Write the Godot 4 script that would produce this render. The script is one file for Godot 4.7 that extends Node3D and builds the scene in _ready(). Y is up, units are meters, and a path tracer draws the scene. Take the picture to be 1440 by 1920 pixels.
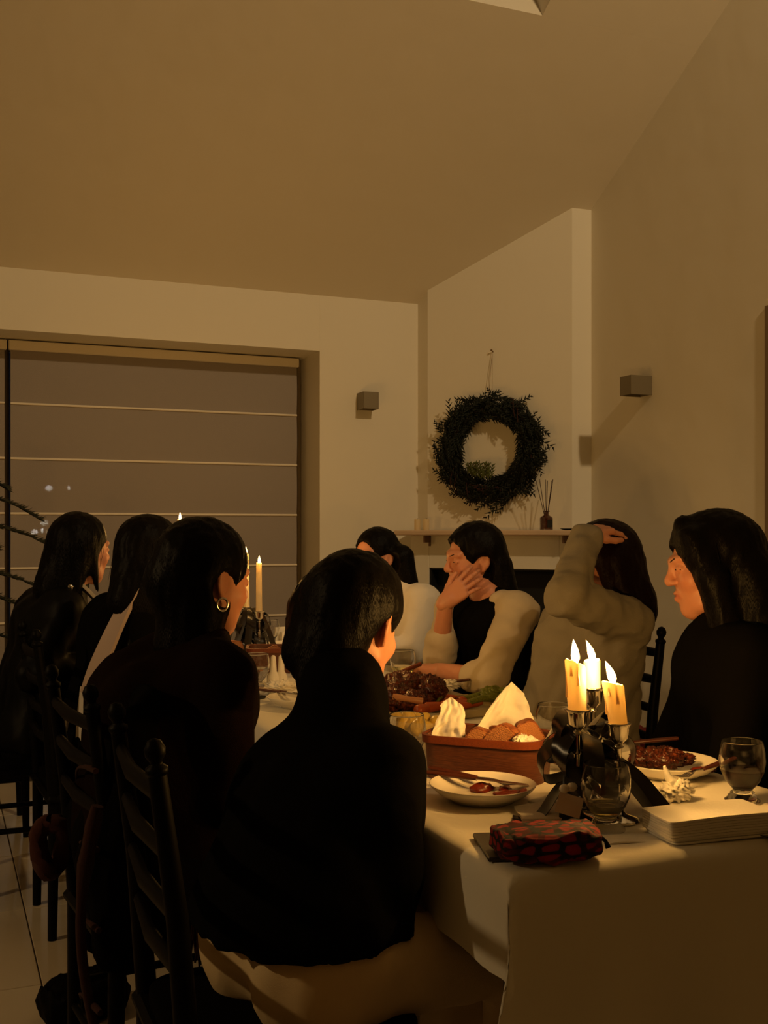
extends Node3D
# A candlelit dinner in a white room with a sloped ceiling. x runs along the window wall, -z towards it, y up, metres.

class Geo:
	# collects triangles (counter-clockwise seen from outside); shared vertices shade smooth
	var v := PackedVector3Array()
	var ix := PackedInt32Array()
	var col := PackedColorArray()
	var tinted := false
	func p(a: Vector3) -> int:
		v.append(a)
		return v.size() - 1
	func tri(a: int, b: int, c: int) -> void:
		ix.append(a); ix.append(b); ix.append(c)
	func quad(a: int, b: int, c: int, d: int) -> void:
		ix.append(a); ix.append(b); ix.append(c)
		ix.append(a); ix.append(c); ix.append(d)
	func face(a: Vector3, b: Vector3, c: Vector3, d: Vector3) -> void:
		quad(p(a), p(b), p(c), p(d))
	func add(o: Geo, t: Transform3D) -> void:
		var base := v.size()
		for q in o.v:
			v.append(t * q)
		var flip := t.basis.determinant() < 0
		for i in range(0, o.ix.size(), 3):
			ix.append(base + o.ix[i])
			ix.append(base + o.ix[i + (2 if flip else 1)])
			ix.append(base + o.ix[i + (1 if flip else 2)])
	func mesh() -> ArrayMesh:
		var n := PackedVector3Array()
		n.resize(v.size())
		var out := PackedInt32Array()
		out.resize(ix.size())
		for i in range(0, ix.size(), 3):
			var a := ix[i]
			var b := ix[i + 1]
			var c := ix[i + 2]
			var m := (v[b] - v[a]).cross(v[c] - v[a])
			n[a] += m
			n[b] += m
			n[c] += m
			out[i] = a
			out[i + 1] = c
			out[i + 2] = b
		for i in n.size():
			n[i] = n[i].normalized() if n[i].length_squared() > 1e-20 else Vector3.UP
		var arr := []
		arr.resize(Mesh.ARRAY_MAX)
		arr[Mesh.ARRAY_VERTEX] = v
		arr[Mesh.ARRAY_NORMAL] = n
		if tinted:
			while col.size() < v.size():
				col.append(Color.WHITE)
			arr[Mesh.ARRAY_COLOR] = col
		arr[Mesh.ARRAY_INDEX] = out
		var am := ArrayMesh.new()
		am.add_surface_from_arrays(Mesh.PRIMITIVE_TRIANGLES, arr)
		return am

class Field:
	# a smooth union of tapered capsules and ellipsoids, some of them carved away
	var n := 0
	var kind := PackedInt32Array()
	var sg := PackedInt32Array()
	var a := PackedVector3Array()
	var b := PackedVector3Array()
	var ra := PackedFloat32Array()
	var rb := PackedFloat32Array()
	var kk := PackedFloat32Array()
	var bs: Array[Basis] = []
	func _put(t: int, s: int, p: Vector3, q: Vector3, r1: float, r2: float, k: float, m: Basis) -> void:
		kind.append(t); sg.append(s); a.append(p); b.append(q); ra.append(r1); rb.append(r2); kk.append(k); bs.append(m)
		n += 1
	func cap(p: Vector3, q: Vector3, r1: float, r2: float, k := 0.03) -> void:
		_put(0, 1, p, q, r1, r2, k, Basis())
	func ell(c: Vector3, r: Vector3, m := Basis(), k := 0.02, s := 1) -> void:
		_put(1, s, c, r, 0, 0, k, m.orthonormalized().transposed())
	func cutcap(p: Vector3, q: Vector3, r1: float, r2: float, k := 0.01) -> void:
		_put(0, -1, p, q, r1, r2, k, Basis())
	func cut(p: Vector3, normal: Vector3) -> void:
		_put(2, -1, p, normal.normalized(), 0, 0, 0.01, Basis())
	func one(i: int, p: Vector3) -> float:
		var t := kind[i]
		if t == 0:
			var ab := b[i] - a[i]
			var ap := p - a[i]
			var h := clampf(ap.dot(ab) / maxf(ab.length_squared(), 1e-9), 0.0, 1.0)
			return (ap - ab * h).length() - lerpf(ra[i], rb[i], h)
		if t == 1:
			var q := bs[i] * (p - a[i])
			var r := b[i]
			var e := q / r
			var k0 := e.length()
			var k1 := (e / r).length()
			return k0 * (k0 - 1.0) / k1 if k1 > 1e-6 else -minf(r.x, minf(r.y, r.z))
		return -(p - a[i]).dot(b[i])
	func at(p: Vector3, l: PackedInt32Array) -> float:
		var d := 1e3
		for i in l:
			var e := one(i, p)
			var k := kk[i]
			if sg[i] > 0:
				var h := maxf(k - absf(d - e), 0.0) / k
				d = minf(d, e) - h * h * k * 0.25
			else:
				e = -e
				var h := maxf(k - absf(d - e), 0.0) / k
				d = maxf(d, e) + h * h * k * 0.25
		return d
	func bounds() -> AABB:
		var box := AABB()
		var first := true
		for i in n:
			if sg[i] < 0:
				continue
			var r := maxf(ra[i], rb[i]) if kind[i] == 0 else maxf(b[i].x, maxf(b[i].y, b[i].z))
			var bb := AABB(a[i], Vector3.ZERO).grow(r)
			if kind[i] == 0:
				bb = bb.merge(AABB(b[i], Vector3.ZERO).grow(r))
			box = bb if first else box.merge(bb)
			first = false
		return box

# ---- surface nets -----------------------------------------------------------------
func net(g: Geo, f: Field, cell: float, amp := 0.0, noise: FastNoiseLite = null, stretch := Vector3.ONE) -> void:
	var box := f.bounds().grow(cell * 2.5 + amp + 0.01)
	var lo := box.position
	const B := 4
	var nx := (int(ceil(box.size.x / cell)) / B + 1) * B
	var ny := (int(ceil(box.size.y / cell)) / B + 1) * B
	var nz := (int(ceil(box.size.z / cell)) / B + 1) * B
	var sy := nx
	var sz := nx * ny
	var val := PackedFloat32Array()
	val.resize(nx * ny * nz)
	val.fill(1.0)
	var all := PackedInt32Array()
	for i in f.n:
		all.append(i)
	var hd := cell * B * 0.5 * 1.7321
	var margin := hd * 1.15 + cell * 1.8 + amp
	var active: Array[Vector3i] = []
	var ds := PackedFloat32Array()
	ds.resize(f.n)
	for bz in nz / B:
		for by in ny / B:
			for bx in nx / B:
				var c := lo + Vector3(bx * B + 1.5, by * B + 1.5, bz * B + 1.5) * cell
				var dmin := 1e3
				for i in f.n:
					var e := f.one(i, c)
					ds[i] = e
					if f.sg[i] > 0 and e < dmin:
						dmin = e
				if dmin > margin + 0.03:
					continue
				var d := f.at(c, all)
				if d > margin:
					continue
				if d < -margin:
					for k in B:
						for j in B:
							var at0 := bx * B + (by * B + j) * sy + (bz * B + k) * sz
							for i in B:
								val[at0 + i] = -1.0
					continue
				var l := PackedInt32Array()
				for i in f.n:
					if f.sg[i] > 0:
						if ds[i] < dmin + 2.2 * hd + f.kk[i]:
							l.append(i)
					elif ds[i] < margin + 2.2 * hd + f.kk[i]:
						l.append(i)
				active.append(Vector3i(bx, by, bz) * B)
				for k in B:
					for j in B:
						var at0 := bx * B + (by * B + j) * sy + (bz * B + k) * sz
						for i in B:
							var p := lo + Vector3(bx * B + i, by * B + j, bz * B + k) * cell
							var e := f.at(p, l)
							if noise != null:
								e += amp * noise.get_noise_3dv(p * stretch)
							val[at0 + i] = e
	var id := PackedInt32Array()
	id.resize(nx * ny * nz)
	id.fill(-1)
	var off := [0, 1, sy, sy + 1, sz, sz + 1, sz + sy, sz + sy + 1]
	var o1 := sy + 1
	var o2 := sz + 1
	var o3 := sz + sy
	var o4 := sz + sy + 1
	var ea := PackedInt32Array([0, 2, 4, 6, 0, 1, 4, 5, 0, 1, 2, 3])
	var eb := PackedInt32Array([1, 3, 5, 7, 2, 3, 6, 7, 4, 5, 6, 7])
	var cv := PackedFloat32Array()
	cv.resize(8)
	for blk in active:
		for k in B:
			for j in B:
				for i in B:
					var x := blk.x + i
					var y := blk.y + j
					var z := blk.z + k
					if x >= nx - 1 or y >= ny - 1 or z >= nz - 1:
						continue
					var q := x + y * sy + z * sz
					var s := int(val[q] < 0.0) + int(val[q + 1] < 0.0) + int(val[q + sy] < 0.0) + int(val[q + o1] < 0.0) + int(val[q + sz] < 0.0) + int(val[q + o2] < 0.0) + int(val[q + o3] < 0.0) + int(val[q + o4] < 0.0)
					if s == 0 or s == 8:
						continue
					for m in 8:
						cv[m] = val[q + off[m]]
					var sum := Vector3.ZERO
					var cnt := 0
					for m in 12:
						var va := cv[ea[m]]
						var vb := cv[eb[m]]
						if (va < 0.0) != (vb < 0.0):
							var t := va / (va - vb)
							var ia := ea[m]
							var pt := Vector3(ia & 1, (ia >> 1) & 1, ia >> 2)
							if m < 4:
								pt.x += t
							elif m < 8:
								pt.y += t
							else:
								pt.z += t
							sum += pt
							cnt += 1
					id[q] = g.p(lo + (Vector3(x, y, z) + sum / cnt) * cell)
	for blk in active:
		for k in B:
			for j in B:
				for i in B:
					var x := blk.x + i
					var y := blk.y + j
					var z := blk.z + k
					if x < 1 or y < 1 or z < 1 or x >= nx - 1 or y >= ny - 1 or z >= nz - 1:
						continue
					var q := x + y * sy + z * sz
					var inside := val[q] < 0.0
					if inside != (val[q + 1] < 0.0):
						_quad(g, id[q - sy - sz], id[q - sz], id[q], id[q - sy], inside)
					if inside != (val[q + sy] < 0.0):
						_quad(g, id[q - 1 - sz], id[q - 1], id[q], id[q - sz], inside)
					if inside != (val[q + sz] < 0.0):
						_quad(g, id[q - 1 - sy], id[q - sy], id[q], id[q - 1], inside)

func _quad(g: Geo, a: int, b: int, c: int, d: int, keep: bool) -> void:
	if a < 0 or b < 0 or c < 0 or d < 0:
		return
	if keep:
		g.quad(a, b, c, d)
	else:
		g.quad(a, d, c, b)

# ---- shapes -----------------------------------------------------------------------
func lathe(g: Geo, prof: Array, seg := 32, t := Transform3D()) -> void:
	# profile of Vector2(radius, height); walked so that the outside lies to its right when it climbs
	var rows: Array[PackedInt32Array] = []
	for q: Vector2 in prof:
		var row := PackedInt32Array()
		for s in seg:
			var an := TAU * s / seg
			row.append(g.p(t * Vector3(q.x * cos(an), q.y, q.x * sin(an))))
		rows.append(row)
	for i in prof.size() - 1:
		if (prof[i] as Vector2).distance_to(prof[i + 1]) < 1e-6:
			continue
		for s in seg:
			var e := (s + 1) % seg
			g.quad(rows[i][s], rows[i + 1][s], rows[i + 1][e], rows[i][e])

func tube(g: Geo, pts: Array, rads: Array, seg := 8, capped := true, flat := 1.0) -> void:
	var rows: Array[PackedInt32Array] = []
	var up := Vector3.UP
	for i in pts.size():
		var a: Vector3 = pts[maxi(i - 1, 0)]
		var b: Vector3 = pts[mini(i + 1, pts.size() - 1)]
		var dir := (b - a).normalized()
		if i == 0 and absf(dir.dot(up)) > 0.95:
			up = Vector3.RIGHT
		var side := dir.cross(up).normalized()
		up = side.cross(dir).normalized()
		var r: float = rads[mini(i, rads.size() - 1)]
		var row := PackedInt32Array()
		for s in seg:
			var an := TAU * s / seg
			row.append(g.p((pts[i] as Vector3) + (side * cos(an) + up * sin(an) * flat) * r))
		rows.append(row)
	for i in pts.size() - 1:
		for s in seg:
			var e := (s + 1) % seg
			g.quad(rows[i][s], rows[i + 1][s], rows[i + 1][e], rows[i][e])
	if capped:
		for end in 2:
			var row := rows[0] if end == 0 else rows[-1]
			var c := g.p(pts[0] if end == 0 else pts[-1])
			var ring := PackedInt32Array()
			for s in row:
				ring.append(g.p(g.v[s]))
			for s in seg:
				var e := (s + 1) % seg
				if end == 0:
					g.tri(c, ring[s], ring[e])
				else:
					g.tri(c, ring[e], ring[s])

func box(g: Geo, c: Vector3, size: Vector3, bev := 0.004, m := Basis()) -> void:
	var h := size * 0.5
	bev = minf(bev, minf(h.x, minf(h.y, h.z)) * 0.9)
	var q := h - Vector3(bev, bev, bev)
	var ids := {}
	for sx in [-1, 1]:
		for sy in [-1, 1]:
			for sz in [-1, 1]:
				for ax in 3:
					var p := Vector3(sx * q.x, sy * q.y, sz * q.z)
					p[ax] = [sx, sy, sz][ax] * h[ax]
					ids[[sx, sy, sz, ax]] = c + m * p
	for ax in 3:
		var u := (ax + 1) % 3
		var w := (ax + 2) % 3
		for s in [-1, 1]:
			var k := []
			for e in [[-1, -1], [1, -1], [1, 1], [-1, 1]]:
				var key := [0, 0, 0, ax]
				key[ax] = s
				key[u] = e[0]
				key[w] = e[1]
				k.append(ids[key])
			if s > 0:
				g.face(k[0], k[1], k[2], k[3])
			else:
				g.face(k[3], k[2], k[1], k[0])
			for e in [-1, 1]:      # the bevel between face ax and face u along w
				var k0 := [0, 0, 0, ax]
				k0[ax] = s; k0[u] = e; k0[w] = -1
				var k1 := k0.duplicate(); k1[w] = 1
				var k2 := k1.duplicate(); k2[3] = u
				var k3 := k0.duplicate(); k3[3] = u
				if s * e > 0:
					g.face(ids[k0], ids[k3], ids[k2], ids[k1])
				else:
					g.face(ids[k0], ids[k1], ids[k2], ids[k3])
	for sx in [-1, 1]:
		for sy in [-1, 1]:
			for sz in [-1, 1]:
				var a := g.p(ids[[sx, sy, sz, 0]])
				var b := g.p(ids[[sx, sy, sz, 1]])
				var d := g.p(ids[[sx, sy, sz, 2]])
				if sx * sy * sz > 0:
					g.tri(a, b, d)
				else:
					g.tri(a, d, b)

func sheet(g: Geo, nu: int, nv: int, fn: Callable, thick := 0.0015) -> void:
	# fn(u, v) -> Vector3 for u, v in 0..1; a skin with a front, a back and edges
	var pos := PackedVector3Array()
	for j in nv + 1:
		for i in nu + 1:
			pos.append(fn.call(float(i) / nu, float(j) / nv))
	var w := nu + 1
	var nor := PackedVector3Array()
	for j in nv + 1:
		for i in nu + 1:
			var du := pos[j * w + mini(i + 1, nu)] - pos[j * w + maxi(i - 1, 0)]
			var dv := pos[mini(j + 1, nv) * w + i] - pos[maxi(j - 1, 0) * w + i]
			nor.append(du.cross(dv).normalized())
	var base := g.v.size()
	for i in pos.size():
		g.p(pos[i] + nor[i] * thick * 0.5)
	for i in pos.size():
		g.p(pos[i] - nor[i] * thick * 0.5)
	var bk := base + pos.size()
	for j in nv:
		for i in nu:
			var q := j * w + i
			g.quad(base + q, base + q + 1, base + q + w + 1, base + q + w)
			g.quad(bk + q, bk + q + w, bk + q + w + 1, bk + q + 1)
	for i in nu:
		g.face(g.v[base + i], g.v[bk + i], g.v[bk + i + 1], g.v[base + i + 1])
		var q := nv * w + i
		g.face(g.v[base + q], g.v[base + q + 1], g.v[bk + q + 1], g.v[bk + q])
	for j in nv:
		var q := j * w
		g.face(g.v[base + q], g.v[base + q + w], g.v[bk + q + w], g.v[bk + q])
		q += nu
		g.face(g.v[base + q], g.v[bk + q], g.v[bk + q + w], g.v[base + q + w])

func ribbon(g: Geo, pts: Array, wid: Array, side: Vector3, twist := 0.0, thick := 0.0012) -> void:
	var cur := Curve3D.new()
	for q: Vector3 in pts:
		cur.add_point(q)
	for i in range(0, pts.size()):
		var a: Vector3 = pts[maxi(i - 1, 0)]
		var b: Vector3 = pts[mini(i + 1, pts.size() - 1)]
		cur.set_point_in(i, -(b - a) / 6.0)
		cur.set_point_out(i, (b - a) / 6.0)
	cur.bake_interval = 0.004
	var ln := cur.get_baked_length()
	sheet(g, 4, 22, func(u: float, v: float) -> Vector3:
		var p := cur.sample_baked(v * ln, true)
		var q := cur.sample_baked(minf(v * ln + 0.004, ln), true) - cur.sample_baked(maxf(v * ln - 0.004, 0.0), true)
		var sd := side.rotated(q.normalized(), twist * v)
		sd = (sd - q.normalized() * sd.dot(q.normalized())).normalized()
		var w: float = lerpf(wid[0], wid[-1], v)
		return p + sd * (u - 0.5) * w + sd.cross(q.normalized()) * 0.1 * w * (0.25 - (u - 0.5) * (u - 0.5)), thick)

func blob(g: Geo, c: Vector3, r: Vector3, m := Basis(), amp := 0.0, sd := 1, nu := 20, nv := 12, freq := 1.6) -> void:
	var nz := FastNoiseLite.new()
	nz.seed = sd
	nz.frequency = freq
	var rows: Array[PackedInt32Array] = []
	for j in nv + 1:
		var row := PackedInt32Array()
		var la := -PI / 2 + PI * j / nv
		for i in nu:
			var lo := TAU * i / nu
			var d := Vector3(cos(la) * cos(lo), sin(la), cos(la) * sin(lo))
			row.append(g.p(c + m * (d * r * (1.0 + amp * nz.get_noise_3dv(d * 1.2 + Vector3(sd * 3.1, 0, 0))))))
		rows.append(row)
	for j in nv:
		for i in nu:
			var e := (i + 1) % nu
			g.quad(rows[j][i], rows[j + 1][i], rows[j + 1][e], rows[j][e])

func prism(g: Geo, poly: PackedVector2Array, y0: float, y1: float, t := Transform3D()) -> void:
	# poly in x, z
	var q := poly.duplicate()
	if Geometry2D.is_polygon_clockwise(q):
		q.reverse()
	var tr := Geometry2D.triangulate_polygon(q)
	var top := g.v.size()
	for e in q:
		g.p(t * Vector3(e.x, y1, e.y))
	var bot := g.v.size()
	for e in q:
		g.p(t * Vector3(e.x, y0, e.y))
	for i in range(0, tr.size(), 3):
		var a := tr[i]
		var b := tr[i + 1]
		var c := tr[i + 2]
		if (q[b] - q[a]).cross(q[c] - q[a]) > 0:
			var s := b
			b = c
			c = s
		g.tri(top + a, top + b, top + c)
		g.tri(bot + a, bot + c, bot + b)
	for i in q.size():
		var e := (i + 1) % q.size()
		g.face(t * Vector3(q[i].x, y0, q[i].y), t * Vector3(q[i].x, y1, q[i].y), t * Vector3(q[e].x, y1, q[e].y), t * Vector3(q[e].x, y0, q[e].y))

func spike(g: Geo, a: Vector3, b: Vector3, r: float) -> void:
	# a three-sided needle
	var d := (b - a).normalized()
	var s := d.cross(Vector3.UP if absf(d.y) < 0.9 else Vector3.RIGHT).normalized()
	var t := s.cross(d)
	var k := [g.p(a + s * r), g.p(a - s * r * 0.5 + t * r * 0.87), g.p(a - s * r * 0.5 - t * r * 0.87)]
	var tip := g.p(b)
	for i in 3:
		g.tri(k[i], tip, k[(i + 1) % 3])

# ---- nodes ------------------------------------------------------------------------
var taken := {}

func numbered(called: String) -> String:
	var k: int = taken.get(called, 0)
	taken[called] = k + 1
	return called if k == 0 else "%s_%03d" % [called, k]

func tag(o: Node3D, label: String, category: String, group := "") -> void:
	o.set_meta("label", label)
	o.set_meta("category", category)
	if group:
		o.set_meta("group", group)

func thing(called: String, label: String, category: String, at := Vector3.ZERO, turn := 0.0, group := "") -> Node3D:
	var o := Node3D.new()
	o.name = numbered(called)
	add_child(o)
	o.position = at
	o.rotation.y = turn
	tag(o, label, category, group)
	return o

func part(called: String, g: Geo, m: Material, parent: Node3D, label := "") -> MeshInstance3D:
	var o := MeshInstance3D.new()
	o.name = called
	o.mesh = g.mesh()
	o.material_override = m
	parent.add_child(o, true)
	if label:
		o.set_meta("label", label)
	return o

func solo(called: String, g: Geo, m: Material, label: String, category: String, at := Vector3.ZERO, turn := 0.0, group := "") -> MeshInstance3D:
	var o := part(numbered(called), g, m, self)
	o.position = at
	o.rotation.y = turn
	tag(o, label, category, group)
	return o

func struct(called: String, g: Geo, m: Material, parent: Node3D = null) -> MeshInstance3D:
	var o := part(called, g, m, parent if parent else self)
	if parent == null:
		o.set_meta("kind", "structure")
	return o

func dup(o: Node3D, label: String, at: Vector3, turn := 0.0) -> Node3D:
	var base := str(o.name)
	if base.length() > 4 and base[-4] == "_" and base.right(3).is_valid_int():
		base = base.left(-4)
	var c: Node3D = o.duplicate()
	c.name = numbered(base)
	add_child(c)
	c.position = at
	c.rotation.y = turn
	c.set_meta("label", label)
	return c

# ---- materials --------------------------------------------------------------------
func noise(freq: float, sd := 1, kind := FastNoiseLite.TYPE_SIMPLEX_SMOOTH, oct := 3) -> FastNoiseLite:
	var z := FastNoiseLite.new()
	z.noise_type = kind
	z.frequency = freq
	z.seed = sd
	z.fractal_octaves = oct
	return z

func ntex(freq: float, ramp: Array = [], sd := 1, normal := false, bump := 4.0, kind := FastNoiseLite.TYPE_SIMPLEX_SMOOTH, size := 256) -> NoiseTexture2D:
	var t := NoiseTexture2D.new()
	t.width = size
	t.height = size
	t.seamless = true
	t.noise = noise(freq, sd, kind)
	t.generate_mipmaps = false
	if normal:
		t.as_normal_map = true
		t.bump_strength = bump
	elif ramp.size():
		var gr := Gradient.new()
		gr.offsets = PackedFloat32Array(ramp[0])
		gr.colors = PackedColorArray(ramp[1])
		t.color_ramp = gr
	return t

func mat(c: Color, rough := 0.7, metal := 0.0, called := "") -> StandardMaterial3D:
	var m := StandardMaterial3D.new()
	m.albedo_color = c
	m.roughness = rough
	m.metallic = metal
	m.resource_name = called
	return m

func tri_tex(m: StandardMaterial3D, albedo: Texture2D, scale: Vector3, nrm: Texture2D = null, ns := 0.3) -> StandardMaterial3D:
	m.uv1_triplanar = true
	m.uv1_scale = scale
	if albedo:
		m.albedo_texture = albedo
	if nrm:
		m.normal_enabled = true
		m.normal_texture = nrm
		m.normal_scale = ns
	return m

func glass_mat(c := Color(1, 1, 1, 0.0)) -> StandardMaterial3D:
	var m := mat(c, 0.02, 0.0, "glass")
	m.refraction_enabled = true
	m.refraction_scale = 0.05
	m.metallic_specular = 0.38
	return m

func pane_mat(c := Color(1, 1, 1, 0.06)) -> StandardMaterial3D:
	var m := mat(c, 0.02, 0.0, "thin_glass")
	m.transparency = BaseMaterial3D.TRANSPARENCY_ALPHA
	return m

func V(x: float, y: float, z: float) -> Vector3:
	return Vector3(x, y, z)

var M := {}

func _ready() -> void:
	# camera: level, the lens shifted a little so that the verticals stay upright
	var cam := Camera3D.new()
	cam.name = "camera"
	add_child(cam)
	cam.position = V(0, 1.27, 0)
	cam.rotation_degrees.y = -22.6
	cam.set_frustum(2.0 * 0.05 * 960.0 / 2010.0, Vector2(0, 0.05 * 37.0 / 2010.0), 0.05, 100.0)
	cam.current = true
	var we := WorldEnvironment.new()
	we.name = "night"
	var env := Environment.new()
	env.background_mode = Environment.BG_COLOR
	env.background_color = Color(0.035, 0.04, 0.06)
	env.tonemap_mode = Environment.TONE_MAPPER_LINEAR
	env.tonemap_exposure = 1.0
	env.sdfgi_enabled = true
	env.ssao_enabled = true
	env.ssil_enabled = true
	we.environment = env
	add_child(we)
	# the one electric light of the room: a spot lamp on the mezzanine behind the camera, turned to the far wall
	var lamp := thing("floor_lamp", "black spot floor lamp on the mezzanine behind the dining table", "lamp", V(2.6, 3.15, 0.3))
	var lm := mat(Color(0.06, 0.055, 0.05), 0.4)
	var g := Geo.new()
	lathe(g, [Vector2(0, 0), Vector2(0.15, 0.0), Vector2(0.15, 0.0), Vector2(0.15, 0.02), Vector2(0.13, 0.03), Vector2(0.0, 0.03)], 32)
	part("base", g, lm, lamp)
	g = Geo.new()
	tube(g, [V(0, 0.03, 0), V(0, 1.50, 0.0)], [0.012], 12)
	part("pole", g, lm, lamp)
	var aim := V(-0.15, -0.50, -1.0).normalized()
	var ab := Basis.looking_at(aim)
	var head := V(0, 1.55, 0)
	g = Geo.new()
	lathe(g, [Vector2(0, -0.20), Vector2(0.05, -0.20), Vector2(0.06, -0.17), Vector2(0.10, -0.02), Vector2(0.105, 0.0), Vector2(0.10, 0.0), Vector2(0.055, -0.165), Vector2(0, -0.165)], 32, Transform3D(ab * Basis(Vector3.RIGHT, -PI / 2), head))
	part("shade", g, lm, lamp)
	g = Geo.new()
	lathe(g, [Vector2(0, -0.02), Vector2(0.08, -0.02), Vector2(0.08, -0.015), Vector2(0, -0.012)], 28, Transform3D(ab * Basis(Vector3.RIGHT, -PI / 2), head))
	var gm := mat(Color(1, 0.9, 0.7), 0.5)
	gm.emission_enabled = true
	gm.emission = Color(1, 0.85, 0.6)
	gm.emission_energy_multiplier = 2.0
	part("bulb_light", g, gm, lamp)
	var om := SpotLight3D.new()
	om.name = "lamp_light"
	om.light_color = LAMP_COLOR
	om.light_energy = LAMP_E
	om.light_size = 0.1
	om.spot_range = 30.0
	om.spot_attenuation = 2.0
	om.spot_angle = SPOT_ANGLE
	om.spot_angle_attenuation = 0.6
	om.shadow_enabled = true
	om.transform = Transform3D(ab, head + aim * 0.03)
	lamp.add_child(om)
	# a small shaded wall lamp on the left wall, turned down to the floor
	var wl := thing("wall_spot", "small black wall spot on the left wall, turned down to the floor", "wall lamp", V(-2.55, 2.3, -2.6))
	g = Geo.new()
	box(g, V(0.006, 0, 0), V(0.012, 0.10, 0.08), 0.003)
	part("back_plate", g, lm, wl)
	g = Geo.new()
	tube(g, [V(0.012, 0, 0), V(0.10, 0, 0)], [0.008], 8)
	part("arm", g, lm, wl)
	var aim2 := V(2.75, -1.95, -0.35).normalized()
	var ab2 := Basis.looking_at(aim2)
	var h2 := V(0.14, -0.02, 0)
	g = Geo.new()
	lathe(g, [Vector2(0, -0.10), Vector2(0.03, -0.10), Vector2(0.05, -0.02), Vector2(0.055, 0.0), Vector2(0.05, 0.0), Vector2(0.03, -0.07), Vector2(0, -0.07)], 24, Transform3D(ab2 * Basis(Vector3.RIGHT, -PI / 2), h2))
	part("shade", g, lm, wl)
	g = Geo.new()
	lathe(g, [Vector2(0, -0.015), Vector2(0.035, -0.015), Vector2(0.035, -0.012), Vector2(0, -0.010)], 20, Transform3D(ab2 * Basis(Vector3.RIGHT, -PI / 2), h2))
	part("bulb_light", g, gm, wl)
	var s2 := SpotLight3D.new()
	s2.name = "spot_light"
	s2.light_color = Color(1.0, 0.83, 0.58)
	s2.light_energy = LEFT_E
	s2.light_size = 0.05
	s2.spot_range = 20.0
	s2.spot_attenuation = 2.0
	s2.spot_angle = 34.0
	s2.spot_angle_attenuation = 0.7
	s2.shadow_enabled = true
	s2.transform = Transform3D(ab2, h2 + aim2 * 0.02)
	wl.add_child(s2)
	materials()
	setting()
	fireplace_and_wall()
	table()
	people()
	chairs()
	centrepieces()
	tableware()
	floor_things()

const LAMP_COLOR := Color(1.0, 0.85, 0.62)
const LEFT_E := 1.8
const SPOT_ANGLE := 31.0
const LAMP_E := 8.4
const FLAME_COLOR := Color(1.0, 0.74, 0.38)

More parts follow.
